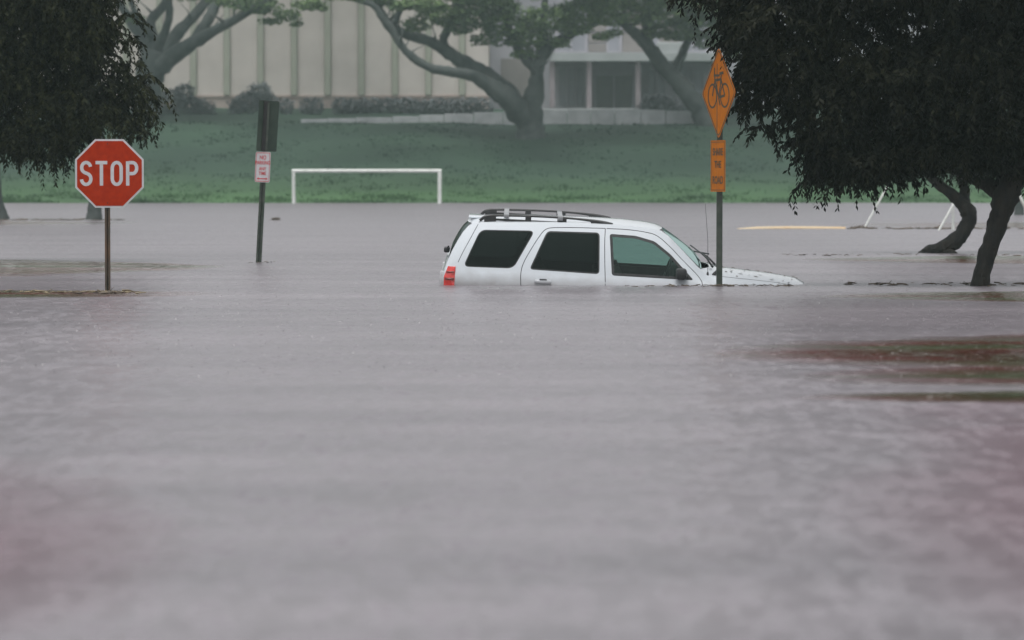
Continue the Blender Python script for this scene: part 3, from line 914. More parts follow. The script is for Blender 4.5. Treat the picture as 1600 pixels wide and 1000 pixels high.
def text_obj(name, txt, size, mat, parent, loc, sx=1.0):
    """flat print from Blender's built-in font, in the sign's x,z plane facing -y"""
    cu = bpy.data.curves.new(name, 'FONT')
    cu.body = txt; cu.size = size; cu.align_x = 'CENTER'; cu.align_y = 'CENTER'; cu.extrude = .0008
    cu.offset = size * .018
    t = bpy.data.objects.new('tmp', cu); link(t)
    dg = bpy.context.evaluated_depsgraph_get()
    me = bpy.data.meshes.new_from_object(t.evaluated_get(dg))
    bpy.data.objects.remove(t)
    me.name = name
    me.transform(Matrix.Rotation(R(90), 4, 'X') @ Matrix.Diagonal((sx, 1, 1, 1)))
    me.materials.clear(); me.materials.append(mat)
    o = bpy.data.objects.new(name, me); link(o)
    o.parent = parent; o.location = loc
    return o

def u_post(name, mat, x, y, z0, z1, w, parent, d=.035):
    """U-channel sign post with flanges"""
    mb = MB()
    t = .006
    prof = [(-w / 2, 0), (-w / 2, t), (-w * .22, t), (-w * .16, d), (w * .16, d), (w * .22, t), (w / 2, t), (w / 2, 0), (w * .14, 0), (w * .1, d - t), (-w * .1, d - t), (-w * .14, 0)]
    n = len(prof)
    vs = [(x + p[0], y + p[1], z) for z in (z0, z1) for p in prof]
    fs = [(i, (i + 1) % n, n + (i + 1) % n, n + i) for i in range(n)]
    tri = tessellate_polygon([[Vector((p[0], p[1], 0)) for p in prof]])
    fs += [tuple(t_) for t_ in tri] + [tuple(i + n for i in reversed(t_)) for t_ in tri]
    mb.add(vs, fs)
    return mb.build(name, mat, parent)

# ------------------------------------------------------------------ stop sign
def stop_sign():
    Y = water_depth(455)
    k = Y / FPX
    base = Vector(((168 - 800) * k, Y, 0))
    root = empty('stop_sign', (base.x, base.y, -1.0), 'red STOP sign on a dark steel post in the flood', 'sign')
    zc = EYE + (280 - 271) * k + 1.0
    cx = (172 - 168.5) * k
    a = 53.5 * k            # half width across flats
    def octo(r):
        c = r * math.tan(R(22.5))
        return [(cx + x, zc + z) for x, z in ((-c, -r), (c, -r), (r, -c), (r, c), (c, r), (-c, r), (-r, c), (-r, -c))]
    u_post('post', M['post_rust'], 0, .006, 0, zc + a * .75, 8.6 * k, root)
    mb = MB(); mb.prism(octo(a), -.004, .002)
    panel = mb.build('sign_panel', M['sign_white'], root)
    mb = MB(); mb.prism(octo(a * .945), -.0065, -.0042)
    mb.build('red_field', M['sign_red'], panel)
    for mb in word_mesh('STOP', 90 * k, 38 * k, 5.3 * k, cx - 45.5 * k, zc - 19 * k, -.0085, -.0067, .30):
        mb.build('letter', M['sign_white'], panel)
    for dz in (a * .86, -a * .86):
        mb = MB(); mb.tube([(cx - 3 * k, -.0066, zc + dz), (cx - 3 * k, -.012, zc + dz)], .007, 8); mb.build('bolt', M['hole'], panel)
    mb = MB(); mb.tube([(-.0, -.001, zc - a - 4 * k), (0, .003, zc - a - 4 * k)], .008, 8); mb.build('bolt_hole', M['hole'], root)
stop_sign()

# ------------------------------------------------------------------ no parking sign with a dark sign back above
def parking_sign():
    Y = water_depth(410)
    k = Y / FPX
    root = empty('parking_sign_post', ((404 - 800) * k, Y, 0), 'leaning post with a NO PARKING sign and a dark sign back', 'sign')
    root.rotation_euler = (0, R(3.1), 0)
    u_post('post', M['post'], 0, .006, -1.0, 250 * k, 9 * k, root, .03)
    # sign panel, turned away to the left
    sg = empty('no_parking_panel', (0, 0, 0)); sg.parent = root
    bpy.data.objects.remove(sg)
    w, h = .30, 47.5 * k
    mb = MB()
    def rrect(w_, h_, r=.03, n=4):
        pts = []
        for (sx, sz, a0) in ((1, 1, 0), (-1, 1, 90), (-1, -1, 180), (1, -1, 270)):
            for i in range(n + 1):
                a = R(a0 + 90 * i / n)
                pts.append((sx * (w_ / 2 - r) + r * math.cos(a), sz * (h_ / 2 - r) + r * math.sin(a)))
        return pts
    mb.prism(rrect(w, h), -.003, .0)
    p = mb.build('no_parking_panel', M['sign_white'], root)
    p.location = (-1 * k, -.02, (410 - 261) * k)
    p.rotation_euler = (0, R(-1), R(-38))
    mb = MB()
    mb.stroke(rrect(w - .03, h - .03, .02), .009, -.0045, -.0032, True)
    mb.build('border', M['sign_redprint'], p)
    text_obj('lettering', 'NO', .085, M['sign_redprint'], p, (0, -.0045, h * .31))
    text_obj('lettering', 'PARKING', .076, M['sign_redprint'], p, (0, -.0045, h * .14), .95)
    text_obj('lettering', 'ANY', .07, M['sign_redprint'], p, (0, -.0045, -h * .06))
    text_obj('lettering', 'TIME', .07, M['sign_redprint'], p, (0, -.0045, -h * .21))
    mb = MB()
    z = -h * .38
    mb.prism([(-.11, z), (-.07, z + .022), (-.07, z + .008), (.07, z + .008), (.07, z + .022), (.11, z), (.07, z - .022), (.07, z - .008), (-.07, z - .008), (-.07, z - .022)], -.0045, -.0032)
    mb.build('arrow', M['sign_redprint'], p)
    # tall dark back panel
    w2, h2 = .32, 79 * k
    mb = MB(); mb.prism(rrect(w2, h2, .02), .0, .003)
    b_ = mb.build('sign_back', M['sign_back'], root)
    b_.location = (3 * k, .05, (410 - 196.5) * k)
    b_.rotation_euler = (0, R(.5), R(22))
    mb = MB(); mb.box(-.085, .0, -.035, -.002, -h2 / 2 + .01, h2 / 2 - .01, .005)
    mb.build('back_channel', M['hole'], b_)
parking_sign()

# ------------------------------------------------------------------ bicycle warning sign
def bike_sign():
    Y = water_depth(447)
    k = Y / FPX
    root = empty('bicycle_sign', ((1124 - 800) * k, Y, 0), 'amber diamond bicycle sign with a SHARE THE ROAD plate beside the car', 'sign')
    mb = MB(); mb.box(-.035, .035, -.03, .03, -1.0, (447 - 100) * k, .004)
    mb.build('post', M['post'], root)
    turn = R(-71.5)
    hd = 72 * k
    def dia(r, c=.04):
        pts = []
        for (dx, dz) in ((1, 0), (0, 1), (-1, 0), (0, -1)):
            t = Vector((-dz, dx))
            tip = Vector((dx, dz)) * r
            for q in (-1, 0, 1):
                b = tip - Vector((dx, dz)) * c * (1 if q else .5) + t * c * q
                pts.append((b.x, b.y))
        return pts
    mb = MB(); mb.prism(dia(hd), -.003, .0)
    p = mb.build('diamond_panel', M['sign_yellow'], root)
    p.location = (-.013, -.068, (447 - 146) * k)
    p.rotation_euler = (0, 0, turn)
    mb = MB(); mb.stroke(dia(hd - .028), .016, -.0048, -.0032, True); mb.build('border', M['sign_black'], p)
    # bicycle, facing left
    Y0, Y1 = -.0050, -.0032
    def ring(cx, cz, r, w_=.020, n=28):
        return [(cx + r * math.cos(2 * math.pi * i / n), cz + r * math.sin(2 * math.pi * i / n)) for i in range(n)]
    rw = .135
    wl_, wr_ = (-.195, -.03), (.195, -.03)
    for c in (wl_, wr_):
        mb = MB(); mb.stroke(ring(*c, rw), .024, Y0, Y1, True); mb.build('bicycle_wheel', M['sign_black'], p)
    mb = MB()
    hub = (0.01, -.05); seat = (.075, .16); head = (-.115, .15)
    for a, b in ((wl_, head), (head, (-.13, .22)), (head, seat), (head, hub), (seat, hub), (hub, wr_), (seat, wr_)):
        mb.stroke([a, b], .030, Y0, Y1)
    mb.stroke([(-.13, .22), (-.13, .30)], .026, Y0 - .0002, Y1)
    mb.stroke([(-.15, .21), (.03, .205)], .026, Y0 - .0004, Y1)
    mb.stroke([(.06, .155), (.09, .21)], .026, Y0 - .0006, Y1)
    mb.stroke([(.03, .225), (.15, .235)], .034, Y0 - .0008, Y1)
    mb.stroke([(hub[0] - .01, hub[1]), (.05, -.14)], .026, Y0 - .001, Y1)
    mb.build('bicycle_frame', M['sign_black'], p)
    # plate
    h = 80 * k; w_ = .46
    mb = MB(); mb.prism([(-w_ / 2, -h / 2), (w_ / 2, -h / 2), (w_ / 2, h / 2), (-w_ / 2, h / 2)], -.003, 0)
    q = mb.build('plate', M['sign_yellow'], root)
    q.location = (-.020, -.060, (447 - 259.5) * k)
    q.rotation_euler = (0, 0, turn)
    mb = MB(); mb.stroke([(-w_ / 2 + .02, -h / 2 + .02), (w_ / 2 - .02, -h / 2 + .02), (w_ / 2 - .02, h / 2 - .02), (-w_ / 2 + .02, h / 2 - .02)], .012, -.0048, -.0032, True)
    mb.build('border', M['sign_black'], q)
    text_obj('lettering', 'SHARE', .118, M['sign_black'], q, (0, -.005, h * .27), .92)
    text_obj('lettering', 'THE', .115, M['sign_black'], q, (0, -.005, .015))
    text_obj('lettering', 'ROAD', .125, M['sign_black'], q, (0, -.005, -h * .28), .95)
bike_sign()

# ------------------------------------------------------------------ the flooded white car
def car_materials():
    m, n, l, b = new_mat('white_car_paint')
    tc = n.new('ShaderNodeTexCoord')
    t = n.new('ShaderNodeTexNoise'); t.inputs['Scale'].default_value = 3.0; t.inputs['Detail'].default_value = 5
    l.new(tc.outputs['Object'], t.inputs['Vector'])
    cr = n.new('ShaderNodeValToRGB')
    cr.color_ramp.elements[0].position = .3; cr.color_ramp.elements[0].color = (.56, .60, .635, 1)
    cr.color_ramp.elements[1].position = .7; cr.color_ramp.elements[1].color = (.56, .60, .635, 1)
    l.new(t.outputs['Fac'], cr.inputs['Fac'])
    # silt splashed on the lower flanks
    sp = n.new('ShaderNodeSeparateXYZ'); l.new(tc.outputs['Object'], sp.inputs[0])
    t3 = n.new('ShaderNodeTexNoise'); t3.inputs['Scale'].default_value = 7.0; t3.inputs['Detail'].default_value = 6
    l.new(tc.outputs['Object'], t3.inputs['Vector'])
    ma = n.new('ShaderNodeMath'); ma.operation = 'MULTIPLY_ADD'; l.new(t3.outputs['Fac'], ma.inputs[0]); ma.inputs[1].default_value = -.16; l.new(sp.outputs[2], ma.inputs[2])
    mr = n.new('ShaderNodeMapRange'); mr.inputs['From Min'].default_value = -.13; mr.inputs['From Max'].default_value = .06
    mr.inputs['To Min'].default_value = .75; mr.inputs['To Max'].default_value = 0.0
    l.new(ma.outputs[0], mr.inputs['Value'])
    mx = n.new('ShaderNodeMix'); mx.data_type = 'RGBA'
    l.new(mr.outputs['Result'], mx.inputs['Factor']); l.new(cr.outputs['Color'], mx.inputs['A']); mx.inputs['B'].default_value = (.26, .24, .235, 1)
    l.new(mx.outputs['Result'], b.inputs['Base Color'])
    b.inputs['Roughness'].default_value = .35
    b.inputs['Coat Weight'].default_value = 1.0; b.inputs['Coat Roughness'].default_value = .08
    M['paint'] = m
    M['lining'] = mat_noise('dark_cabin_lining', (.02, .022, .022), (.04, .042, .04), 9, .9)
    M['trim'] = mat_noise('black_rubber_trim', (.012, .013, .014), (.025, .026, .027), 20, .5)
    M['seam'] = mat_noise('dark_panel_gap', (.03, .03, .032), (.06, .06, .065), 20, .7)
    M['rail'] = mat_noise('black_roof_rail', (.015, .015, .016), (.03, .03, .03), 20, .4)
    M['silver'] = mat_noise('silver_crossbar', (.26, .27, .28), (.34, .35, .36), 9, .4, metallic=.3)
    M['seat'] = mat_noise('dark_seat_cloth', (.018, .016, .016), (.05, .035, .032), 14, .9)
    M['lamp_red'] = mat_noise('red_tail_lens', (.55, .015, .012), (.68, .03, .02), 25, .15, coat=1)
    M['lamp_dark'] = mat_noise('dark_red_tail_lens', (.10, .012, .01), (.18, .02, .015), 25, .2, coat=1)
    M['lamp_clear'] = mat_noise('clear_lamp_lens', (.42, .42, .43), (.55, .55, .56), 25, .15, coat=1)
    def glass(name, tint, gloss=(.8, .85, .84)):
        m, n, l, b = new_mat(name)
        n.remove(b)
        out = n['Material Output']
        tr = n.new('ShaderNodeBsdfTransparent'); tr.inputs['Color'].default_value = (*tint, 1)
        gl = n.new('ShaderNodeBsdfGlossy'); gl.inputs['Roughness'].default_value = .05; gl.inputs['Color'].default_value = (*gloss, 1)
        fr = n.new('ShaderNodeFresnel'); fr.inputs['IOR'].default_value = 1.5
        mx = n.new('ShaderNodeMixShader')
        l.new(fr.outputs[0], mx.inputs[0]); l.new(tr.outputs[0], mx.inputs[1]); l.new(gl.outputs[0], mx.inputs[2])
        l.new(mx.outputs[0], out.inputs['Surface'])
        return m
    M['glass_clear'] = glass('green_tinted_glass', (.50, .70, .64), (.55, .66, .62))
    M['glass_wind'] = glass('windscreen_glass', (.55, .75, .70), (.50, .66, .62))
    M['glass_dark'] = glass('privacy_glass', (.07, .11, .10), (.35, .42, .40))
car_materials()

CAR_S = 133.0
CAR_PITCH, CAR_ROLL = 3.0, 3.0
def LC(px, py):
    """photo position on the car's near flank -> local x, z of the car"""
    x = (px - 690) / CAR_S
    return x, (446 - py) / CAR_S + math.tan(R(CAR_PITCH)) * (x - 2.1) + .87 * math.sin(R(CAR_ROLL))

def car():
    Yc = water_depth(446) + .88
    X0 = (690 - 800) / CAR_S
    root = empty('flooded_car', (X0 + 2.1, Yc, 0), 'white station wagon sunk to its windows in the flood water', 'car')
    root.rotation_euler = (R(CAR_ROLL), R(CAR_PITCH), 0)
    DX = -2.1            # local origin at the car's middle
    # profile tables -------------------------------------------------
    CX = [-.02, .0, .03, .08, .14, .20, .26, .32, .38, .50, 1.05, 1.6, 2.1, 2.4, 2.52, 2.60, 2.70, 3.20, 3.26, 3.34, 3.6, 3.9, 4.12, 4.24, 4.32, 4.37]
    CZ = [-.02, .10, .24, .37, .50, .605, .675, .712, .726, .738, .762, .772, .768, .748, .728, .700, .645, .290, .262, .252, .236, .214, .190, .170, .135, .0]
    EX = [-.02, .0, .05, .10, .16, .22, .28, .34, .42, .60, 1.05, 1.5, 2.0, 2.3, 2.48, 2.56, 2.64, 3.06, 3.12, 3.2, 3.6, 3.9, 4.12, 4.24, 4.32, 4.37]
    EZ = [-.06, .06, .21, .33, .45, .555, .63, .665, .685, .698, .722, .738, .742, .733, .712, .690, .640, .245, .205, .190, .172, .152, .125, .098, .045, -.09]
    YEX = [-.02, .1, .28, .42, .6, 2.3, 2.56, 3.06, 3.3, 3.8, 4.15, 4.37]
    YEY = [.70, .72, .645, .635, .64, .64, .645, .765, .78, .75, .69, .58]
    BX = [-.02, .06, .2, .5, 1.0, 3.0, 3.6, 4.0, 4.2, 4.37]
    BY = [.74, .80, .845, .875, .89, .89, .88, .85, .80, .66]
    it = lambda x, a, b: float(np.interp(x, a, b))
    stations = sorted(set([round(v, 3) for v in CX + EX + BX] + [round(v, 3) for v in np.arange(.6, 4.1, .12)]))
    def section(x):
        zc, ze, ye, yb = it(x, CX, CZ), it(x, EX, EZ), it(x, YEX, YEY), it(x, BX, BY)
        zs = min(.115, ze - .05)
        ye = min(ye, yb - .03)
        pts = [(0, -.72), (yb * .6, -.72), (yb - .06, -.70), (yb - .01, -.55), (yb + .005, -.25), (yb + .012, -.05), (yb + .004, zs - .045), (yb - .012, zs)]
        # belt to roof edge with a little barrel curvature
        h = ze - zs
        for t in (.07, .28, .52, .76, .93):
            y = (yb - .012) + (ye - (yb - .012)) * t + .028 * math.sin(math.pi * t) * min(1, h / .5)
            pts.append((y, zs + h * t))
        pts.append((ye, ze))
        for t in (.06, .18, .40, .70, 1.0):
            y = ye * (1 - t)
            pts.append((y, ze + (zc - ze) * (1 - (1 - t) ** 2.4)))
        return pts
    secs = [section(x) for x in stations]
    m = len(secs[0])
    V, F = [], []
    ring = []
    for x, sct in zip(stations, secs):
        row = [(x + DX, -y, z) for (y, z) in sct] + [(x + DX, y, z) for (y, z) in reversed(sct[1:-1])]
        ring.append(len(row)); V += row
    n = ring[0]
    for i in range(len(stations) - 1):
        for j in range(n):
            F.append((i * n + j, (i + 1) * n + j, (i + 1) * n + (j + 1) % n, i * n + (j + 1) % n))
    F.append(tuple(range(n)))
    F.append(tuple((len(stations) - 1) * n + j for j in reversed(range(n))))
    bm = bmesh.new()
    bv = [bm.verts.new(v) for v in V]
    for f in F:
        try: bm.faces.new([bv[i] for i in f])
        except ValueError: pass
    bmesh.ops.remove_doubles(bm, verts=bm.verts[:], dist=1e-5)
    bmesh.ops.recalc_face_normals(bm, faces=bm.faces[:])
    bvh = BVHTree.FromBMesh(bm)
    me = bpy.data.meshes.new('body')
    bm.to_mesh(me); bm.free()
    me.materials.append(M['paint']); me.materials.append(M['lining'])
    body = bpy.data.objects.new('body', me); link(body)
    # window outlines ------------------------------------------------
    def round_poly(pts, r=.05, n=5):
        out = []
        N = len(pts)
        for i in range(N):
            p0, p1, p2 = (Vector(pts[(i + d) % N]) for d in (-1, 0, 1))
            a, c = (p0 - p1), (p2 - p1)
            rr_ = min(r, a.length * .4, c.length * .4)
            A, C = p1 + a.normalized() * rr_, p1 + c.normalized() * rr_
            for k_ in range(n + 1):
                t = k_ / n
                out.append(((1 - t) ** 2) * A + 2 * t * (1 - t) * p1 + t * t * C)
        return [(p.x, p.y) for p in out]
    W = {}
    W['quarter'] = round_poly([LC(*q) for q in ((746, 360), (832, 361.5), (801, 419.5), (722, 417))], .075)
    W['rear'] = round_poly([LC(*q) for q in ((851, 362), (933.5, 364.5), (936, 428.5), (826, 421))], .05)
    W['front'] = round_poly([LC(*q) for q in ((949, 366.5), (990, 369.5), (1020, 378), (1046, 398), (1084, 438), (955.5, 430.5))], .035)
    WS = round_poly([(-.585, .705), (.585, .705), (.745, .275), (-.745, .275)], .05)       # windscreen, front view
    RW = round_poly([(-.585, .67), (.585, .67), (.705, .25), (-.705, .25)], .05)           # rear window
    # cutters
    cut = bmesh.new()
    def add_prism(poly, f0, f1):
        a = [cut.verts.new(f0(p)) for p in poly]; b = [cut.verts.new(f1(p)) for p in poly]
        N = len(poly)
        cut.faces.new(a); cut.faces.new(list(reversed(b)))
        for i in range(N):
            cut.faces.new((a[i], b[i], b[(i + 1) % N], a[(i + 1) % N]))
    for w_ in W.values():
        for s in (-1, 1):
            add_prism(w_, lambda p: (p[0] + DX, s * 1.2, p[1]), lambda p: (p[0] + DX, s * .45, p[1]))
    add_prism(WS, lambda p: (3.7 + DX, p[0], p[1]), lambda p: (2.2 + DX, p[0] , p[1]))
    add_prism(RW, lambda p: (-.3 + DX, p[0], p[1]), lambda p: (.62 + DX, p[0], p[1]))
    bmesh.ops.recalc_face_normals(cut, faces=cut.faces[:])
    cme = bpy.data.meshes.new('cut'); cut.to_mesh(cme); cut.free()
    co = bpy.data.objects.new('cut', cme); link(co)
    sm = body.modifiers.new('s', 'SOLIDIFY'); sm.thickness = .028; sm.offset = -1; sm.material_offset = 1; sm.material_offset_rim = 0
    bo = body.modifiers.new('b', 'BOOLEAN'); bo.operation = 'DIFFERENCE'; bo.solver = 'EXACT'; bo.object = co; bo.use_self = False
    dg = bpy.context.evaluated_depsgraph_get()
    me2 = bpy.data.meshes.new_from_object(body.evaluated_get(dg))
    body.modifiers.clear(); body.data = me2; me2.name = 'body'
    bpy.data.objects.remove(co)
    me2.polygons.foreach_set('use_smooth', [True] * len(me2.polygons))
    me2.set_sharp_from_angle(angle=R(28))
    body.parent = root
    # projections on the body skin -----------------------------------
    def on_side(x, z, s, off=0.0):
        h = bvh.ray_cast(Vector((x + DX, s * 2, z)), Vector((0, -s, 0)))
        y = h[0].y if h[0] else s * .8
        return Vector((x + DX, y + s * off, z))
    def on_front(y, z, off=0.0, sgn=1):
        h = bvh.ray_cast(Vector((sgn * 6, y, z)), Vector((-sgn, 0, 0)))
        x = h[0].x if h[0] else sgn * 1.0
        return Vector((x + sgn * off, y, z))
    def pane(name, poly, proj, mat, parent=root):
        cx = sum(p[0] for p in poly) / len(poly); cz = sum(p[1] for p in poly) / len(poly)
        vs, fs = [], []
        N = len(poly)
        rings = (1.0, .8, .6, .4, .2)
        for f in rings:
            for p in poly:
                vs.append(proj(cx + (p[0] - cx) * f, cz + (p[1] - cz) * f))
        for i in range(len(rings) - 1):
            for j in range(N):
                fs.append((i * N + j, i * N + (j + 1) % N, (i + 1) * N + (j + 1) % N, (i + 1) * N + j))
        fs.append(tuple((len(rings) - 1) * N + j for j in range(N)))
        return mesh_obj(name, vs, fs, mat, parent, smooth=True)
    def inset(poly, d):
        cx = sum(p[0] for p in poly) / len(poly); cz = sum(p[1] for p in poly) / len(poly)
        N = len(poly); out = []
        for i in range(N):
            a, c = Vector(poly[(i - 1) % N]), Vector(poly[(i + 1) % N])
            t = (c - a).normalized(); nn = Vector((-t.y, t.x))
            if nn.dot(Vector((cx, cz)) - Vector(poly[i])) < 0: nn = -nn
            q = Vector(poly[i]) + nn * d
            out.append((q.x, q.y))
        return out
    def seal(name, poly, proj, wd, parent):
        out, inn = poly, inset(poly, wd)
        N = len(poly)
        vs = [proj(*p) for p in out] + [proj(*p) for p in inn]
        fs = [(j, (j + 1) % N, N + (j + 1) % N, N + j) for j in range(N)]
        return mesh_obj(name, vs, fs, M['trim'], parent)
    for s in (-1, 1):
        for nm, gl, wd in (('quarter', 'glass_dark', .012), ('rear', 'glass_dark', .016), ('front', 'glass_clear', .032)):
            p = pane('side_window', W[nm], lambda x, z: on_side(x, z, s, -.010), M[gl])
            seal('window_seal', W[nm], lambda x, z: on_side(x, z, s, -.004), wd, p)
    p = pane('windscreen', WS, lambda y, z: on_front(y, z, -.006), M['glass_wind'])
    seal('window_seal', WS, lambda y, z: on_front(y, z, -.001), .030, p)
    p = pane('rear_window', RW, lambda y, z: on_front(y, z, -.006, -1), M['glass_dark'])
    seal('window_seal', RW, lambda y, z: on_front(y, z, -.001, -1), .03, p)
    # panel gaps ------------------------------------------------------
    def seam(name, pts, s, r=.0045):
        q = smooth_path(pts, 5)
        mb = MB(); mb.tube([on_side(a[0], a[1], s, -.001) for a in q], r, 5)
        return mb.build(name, M['seam'], root, smooth=True)
    for s in (-1, 1):
        seam('door_seam', [LC(*q) for q in ((942, 358.5), (942, 380), (943.5, 410), (946, 446), (946, 470))], s)
        seam('door_seam', [LC(*q) for q in ((942, 358.2), (900, 357), (862, 357), (848, 360), (838, 372), (826, 392), (816, 412), (813, 428), (814, 446), (815, 470))], s)
        seam('door_seam', [LC(*q) for q in ((944, 358.4), (975, 360), (1005, 364), (1024, 370), (1044, 386), (1064, 406), (1084, 425), (1094, 436), (1098, 446), (1099, 470))], s)
        seam('tailgate_seam', [LC(*q) for q in ((747, 344), (742, 352), (730, 376), (720, 396), (714, 410))], s, .004)
        # flank handle
        hx, hz = LC(848, 440)
        a = on_side(hx, hz, s, .02)
        mb = MB(); mb.box(a.x - .10, a.x + .10, a.y - .016, a.y + .016, a.z - .02, a.z + .022, .012)
        hnd = mb.build('door_handle', M['paint'], root, smooth=True, sharp=40)
        mb = MB(); mb.box(a.x - .04, a.x + .045, a.y - .012 + s * .006, a.y + .012 + s * .006, a.z + .024, a.z + .036, .004); mb.build('handle_recess', M['seam'], hnd)
        # tail lamp
        lp = [LC(*q) for q in ((698, 415.5), (711, 416), (710.5, 452), (692.5, 452), (692.5, 432))]
        def lamp(poly, off, mat, parent, name):
            vs, fs = [], []
            N = len(poly)
            cx = sum(p[0] for p in poly) / N; cz = sum(p[1] for p in poly) / N
            o_ = [on_side(max(p[0], .012), p[1], s, -.02) for p in poly]
            i_ = [on_side(max(cx + (p[0] - cx) * .93, .012), cz + (p[1] - cz) * .93, s, off) for p in poly]
            c_ = on_side(cx, cz, s, off * 1.2)
            vs = o_ + i_ + [c_]
            for j in range(N):
                fs.append((j, (j + 1) % N, N + (j + 1) % N, N + j)); fs.append((N + j, N + (j + 1) % N, 2 * N))
            return mesh_obj(name, vs, fs, mat, parent)
        tl = lamp(lp, .014, M['lamp_red'], root, 'tail_light')
        lamp([LC(*q) for q in ((694, 434), (709.5, 434), (709.5, 438), (693.5, 438))], .024, M['lamp_dark'], tl, 'lens_band')
        lamp([LC(*q) for q in ((696, 424), (709.5, 424), (709.5, 426), (695.5, 426))], .024, M['lamp_dark'], tl, 'lens_band')
        # rear corner lens that wraps to the back
        z0 = lp[0][1]
        mb = MB(); mb.box(DX - .028, DX + .03, s * .70 - .045, s * .70 + .035, -.2, z0 - .07, .014); mb.build('rear_lens', M['lamp_clear'], tl, smooth=True, sharp=40)
        # wing mirror
        mx_, mz = LC(1064, 428)
        a = on_side(mx_, mz, s)
        mb = MB(); mb.box(mx_ + DX - .07, mx_ + DX + .06, a.y + s * .10 - .09, a.y + s * .10 + .09, mz - .06, mz + .07, .032)
        mb.tube([(mx_ + DX + .06, a.y - s * .02, mz - .03), (mx_ + DX + .03, a.y + s * .08, mz - .02)], .03, 8)
        mir = mb.build('wing_mirror', M['trim'], root, smooth=True, sharp=40)
        # roof rail with feet
        zr = lambda x: it(x, EX, EZ)
        ry = s * .585
        top = [(.41, .705), (.47, .750), (.58, .772), (.9, .786), (1.25, .790), (1.55, .784), (1.8, .766), (1.98, .738)]
        q = smooth_path(top, 4)
        mb = MB(); mb.tube([(a[0] + DX, ry, a[1]) for a in q], [.013 + .008 * max(0, 1 - abs(a[0] - .47) / .12) + .009 * max(0, 1 - abs(a[0] - 1.9) / .35) for a in q], 8)
        rail = mb.build('roof_rail', M['rail'], root, smooth=True)
        for fx, wd in ((.53, .07), (.98, .035), (1.38, .055), (1.78, .06)):
            zt = it(fx, [a[0] for a in top], [a[1] for a in top])
            mb = MB(); mb.box(fx + DX - wd, fx + DX + wd, ry - .018, ry + .018, zr(fx) - .01, zt, .008); mb.build('rail_foot', M['rail'], rail)
        mb = MB(); mb.box(.47 + DX, 1.92 + DX, ry - .014, ry + .014, zr(1.0) - .004, zr(1.0) + .022, .006); mb.build('rail_base', M['rail'], rail)
    for cx_ in (.72, 1.36):
        mb = MB(); mb.box(cx_ + DX - .03, cx_ + DX + .03, -.56, .56, .776, .794, .007)
        cb = mb.build('crossbar', M['silver'], root, smooth=True, sharp=40)
        for s in (-1, 1):
            mb = MB(); mb.box(cx_ + DX - .030, cx_ + DX + .030, s * .585 - .03, s * .585 + .03, .755, .800, .008); mb.build('crossbar_end', M['silver'], cb, smooth=True, sharp=40)
    # bonnet gap, cowl, wipers, aerial --------------------------------
    def on_top(x, y, off=0.0):
        h = bvh.ray_cast(Vector((x + DX, y, 3)), Vector((0, 0, -1)))
        return Vector((x + DX, y, (h[0].z if h[0] else .2) + off))
    for s in (-1, 1):
        mb = MB(); mb.tube([on_top(x, s * yy, -.001) for x, yy in smooth_path([(3.22, .70), (3.5, .70), (3.8, .675), (4.1, .62), (4.25, .55)], 5)], .004, 5)
        mb.build('bonnet_seam', M['seam'], root)
    mb = MB()
    pts = [on_top(3.30 - .10 * (y / .7) ** 2, y, .002) for y in np.linspace(-.70, .70, 15)]
    mb.tube(pts, .022, 6); mb.build('cowl', M['trim'], root, smooth=True)
    for (b0, b1, tip) in (((3.20, -.42), (3.06, -.20), (2.95, .18)), ((3.25, .12), (3.08, .34), (2.98, .62))):
        mb = MB()
        A = on_top(*b0, .02); B = on_top(*b1, .05); T = on_top(*tip, .03)
        mb.tube([A, (A + B) / 2 + Vector((0, 0, .02)), B], [.013, .011, .008], 6)
        C = B + (B - T) * .9
        wp = mb.build('wiper', M['trim'], root, smooth=True)
        mb = MB(); mb.tube([C + Vector((0, 0, .0)), B, T], .009, 6); mb.build('wiper_blade', M['trim'], wp)
    ax, az = LC(1106, 432)
    a = on_top(ax, -.74)
    mb = MB(); mb.tube([a - Vector((0, 0, .02)), a + Vector((0, 0, .035))], [.016, .010], 8)
    aer = mb.build('aerial_base', M['trim'], root, smooth=True)
    mb = MB(); mb.tube([a + Vector((0, 0, .03)), a + Vector((-.02, 0, .4)), a + Vector((-.075, 0, .84))], [.0035, .003, .0022], 5); mb.build('aerial', M['seam'], aer)
    # rear wiper / glass handle
    rwp = on_front(.0, .30, .03, -1)
    mb = MB(); mb.box(rwp.x - .03, rwp.x + .04, -.10, .10, .27, .33, .015); mb.tube([rwp, on_front(-.30, .36, .03, -1)], .012, 6)
    mb.build('rear_wiper', M['trim'], root, smooth=True, sharp=40)
    mb = MB(); mb.box(.27 + DX, .42 + DX, -.34, .34, .712, .730, .007); mb.build('rear_spoiler', M['paint'], root, smooth=True, sharp=40)
    # cabin -----------------------------------------------------------
    mb = MB(); mb.box(2.85 + DX, 3.22 + DX, -.72, .72, -.3, .215, .05); mb.box(2.72 + DX, 2.95 + DX, .18, .56, .0, .25, .04)
    mb.build('dashboard', M['lining'], root, smooth=True, sharp=40)
    for (sx, sy) in ((2.05, -.37), (2.05, .37), (1.12, -.42), (1.12, .42), (1.12, 0)):
        mb = MB()
        mb.box(sx + DX - .02, sx + DX + .48, sy - .24, sy + .24, -.42, -.27, .05)
        mb.tube([(sx + DX, sy, -.3), (sx + DX - .06, sy, 0), (sx + DX - .12, sy, .22)], [.17, .20, .15], 10)
        st = mb.build('seat', M['seat'], root, smooth=True, sharp=50)
        mb = MB(); mb.box(sx + DX - .19, sx + DX - .08, sy - .13, sy + .13, .26, .42, .04); mb.build('headrest', M['seat'], st, smooth=True, sharp=50)
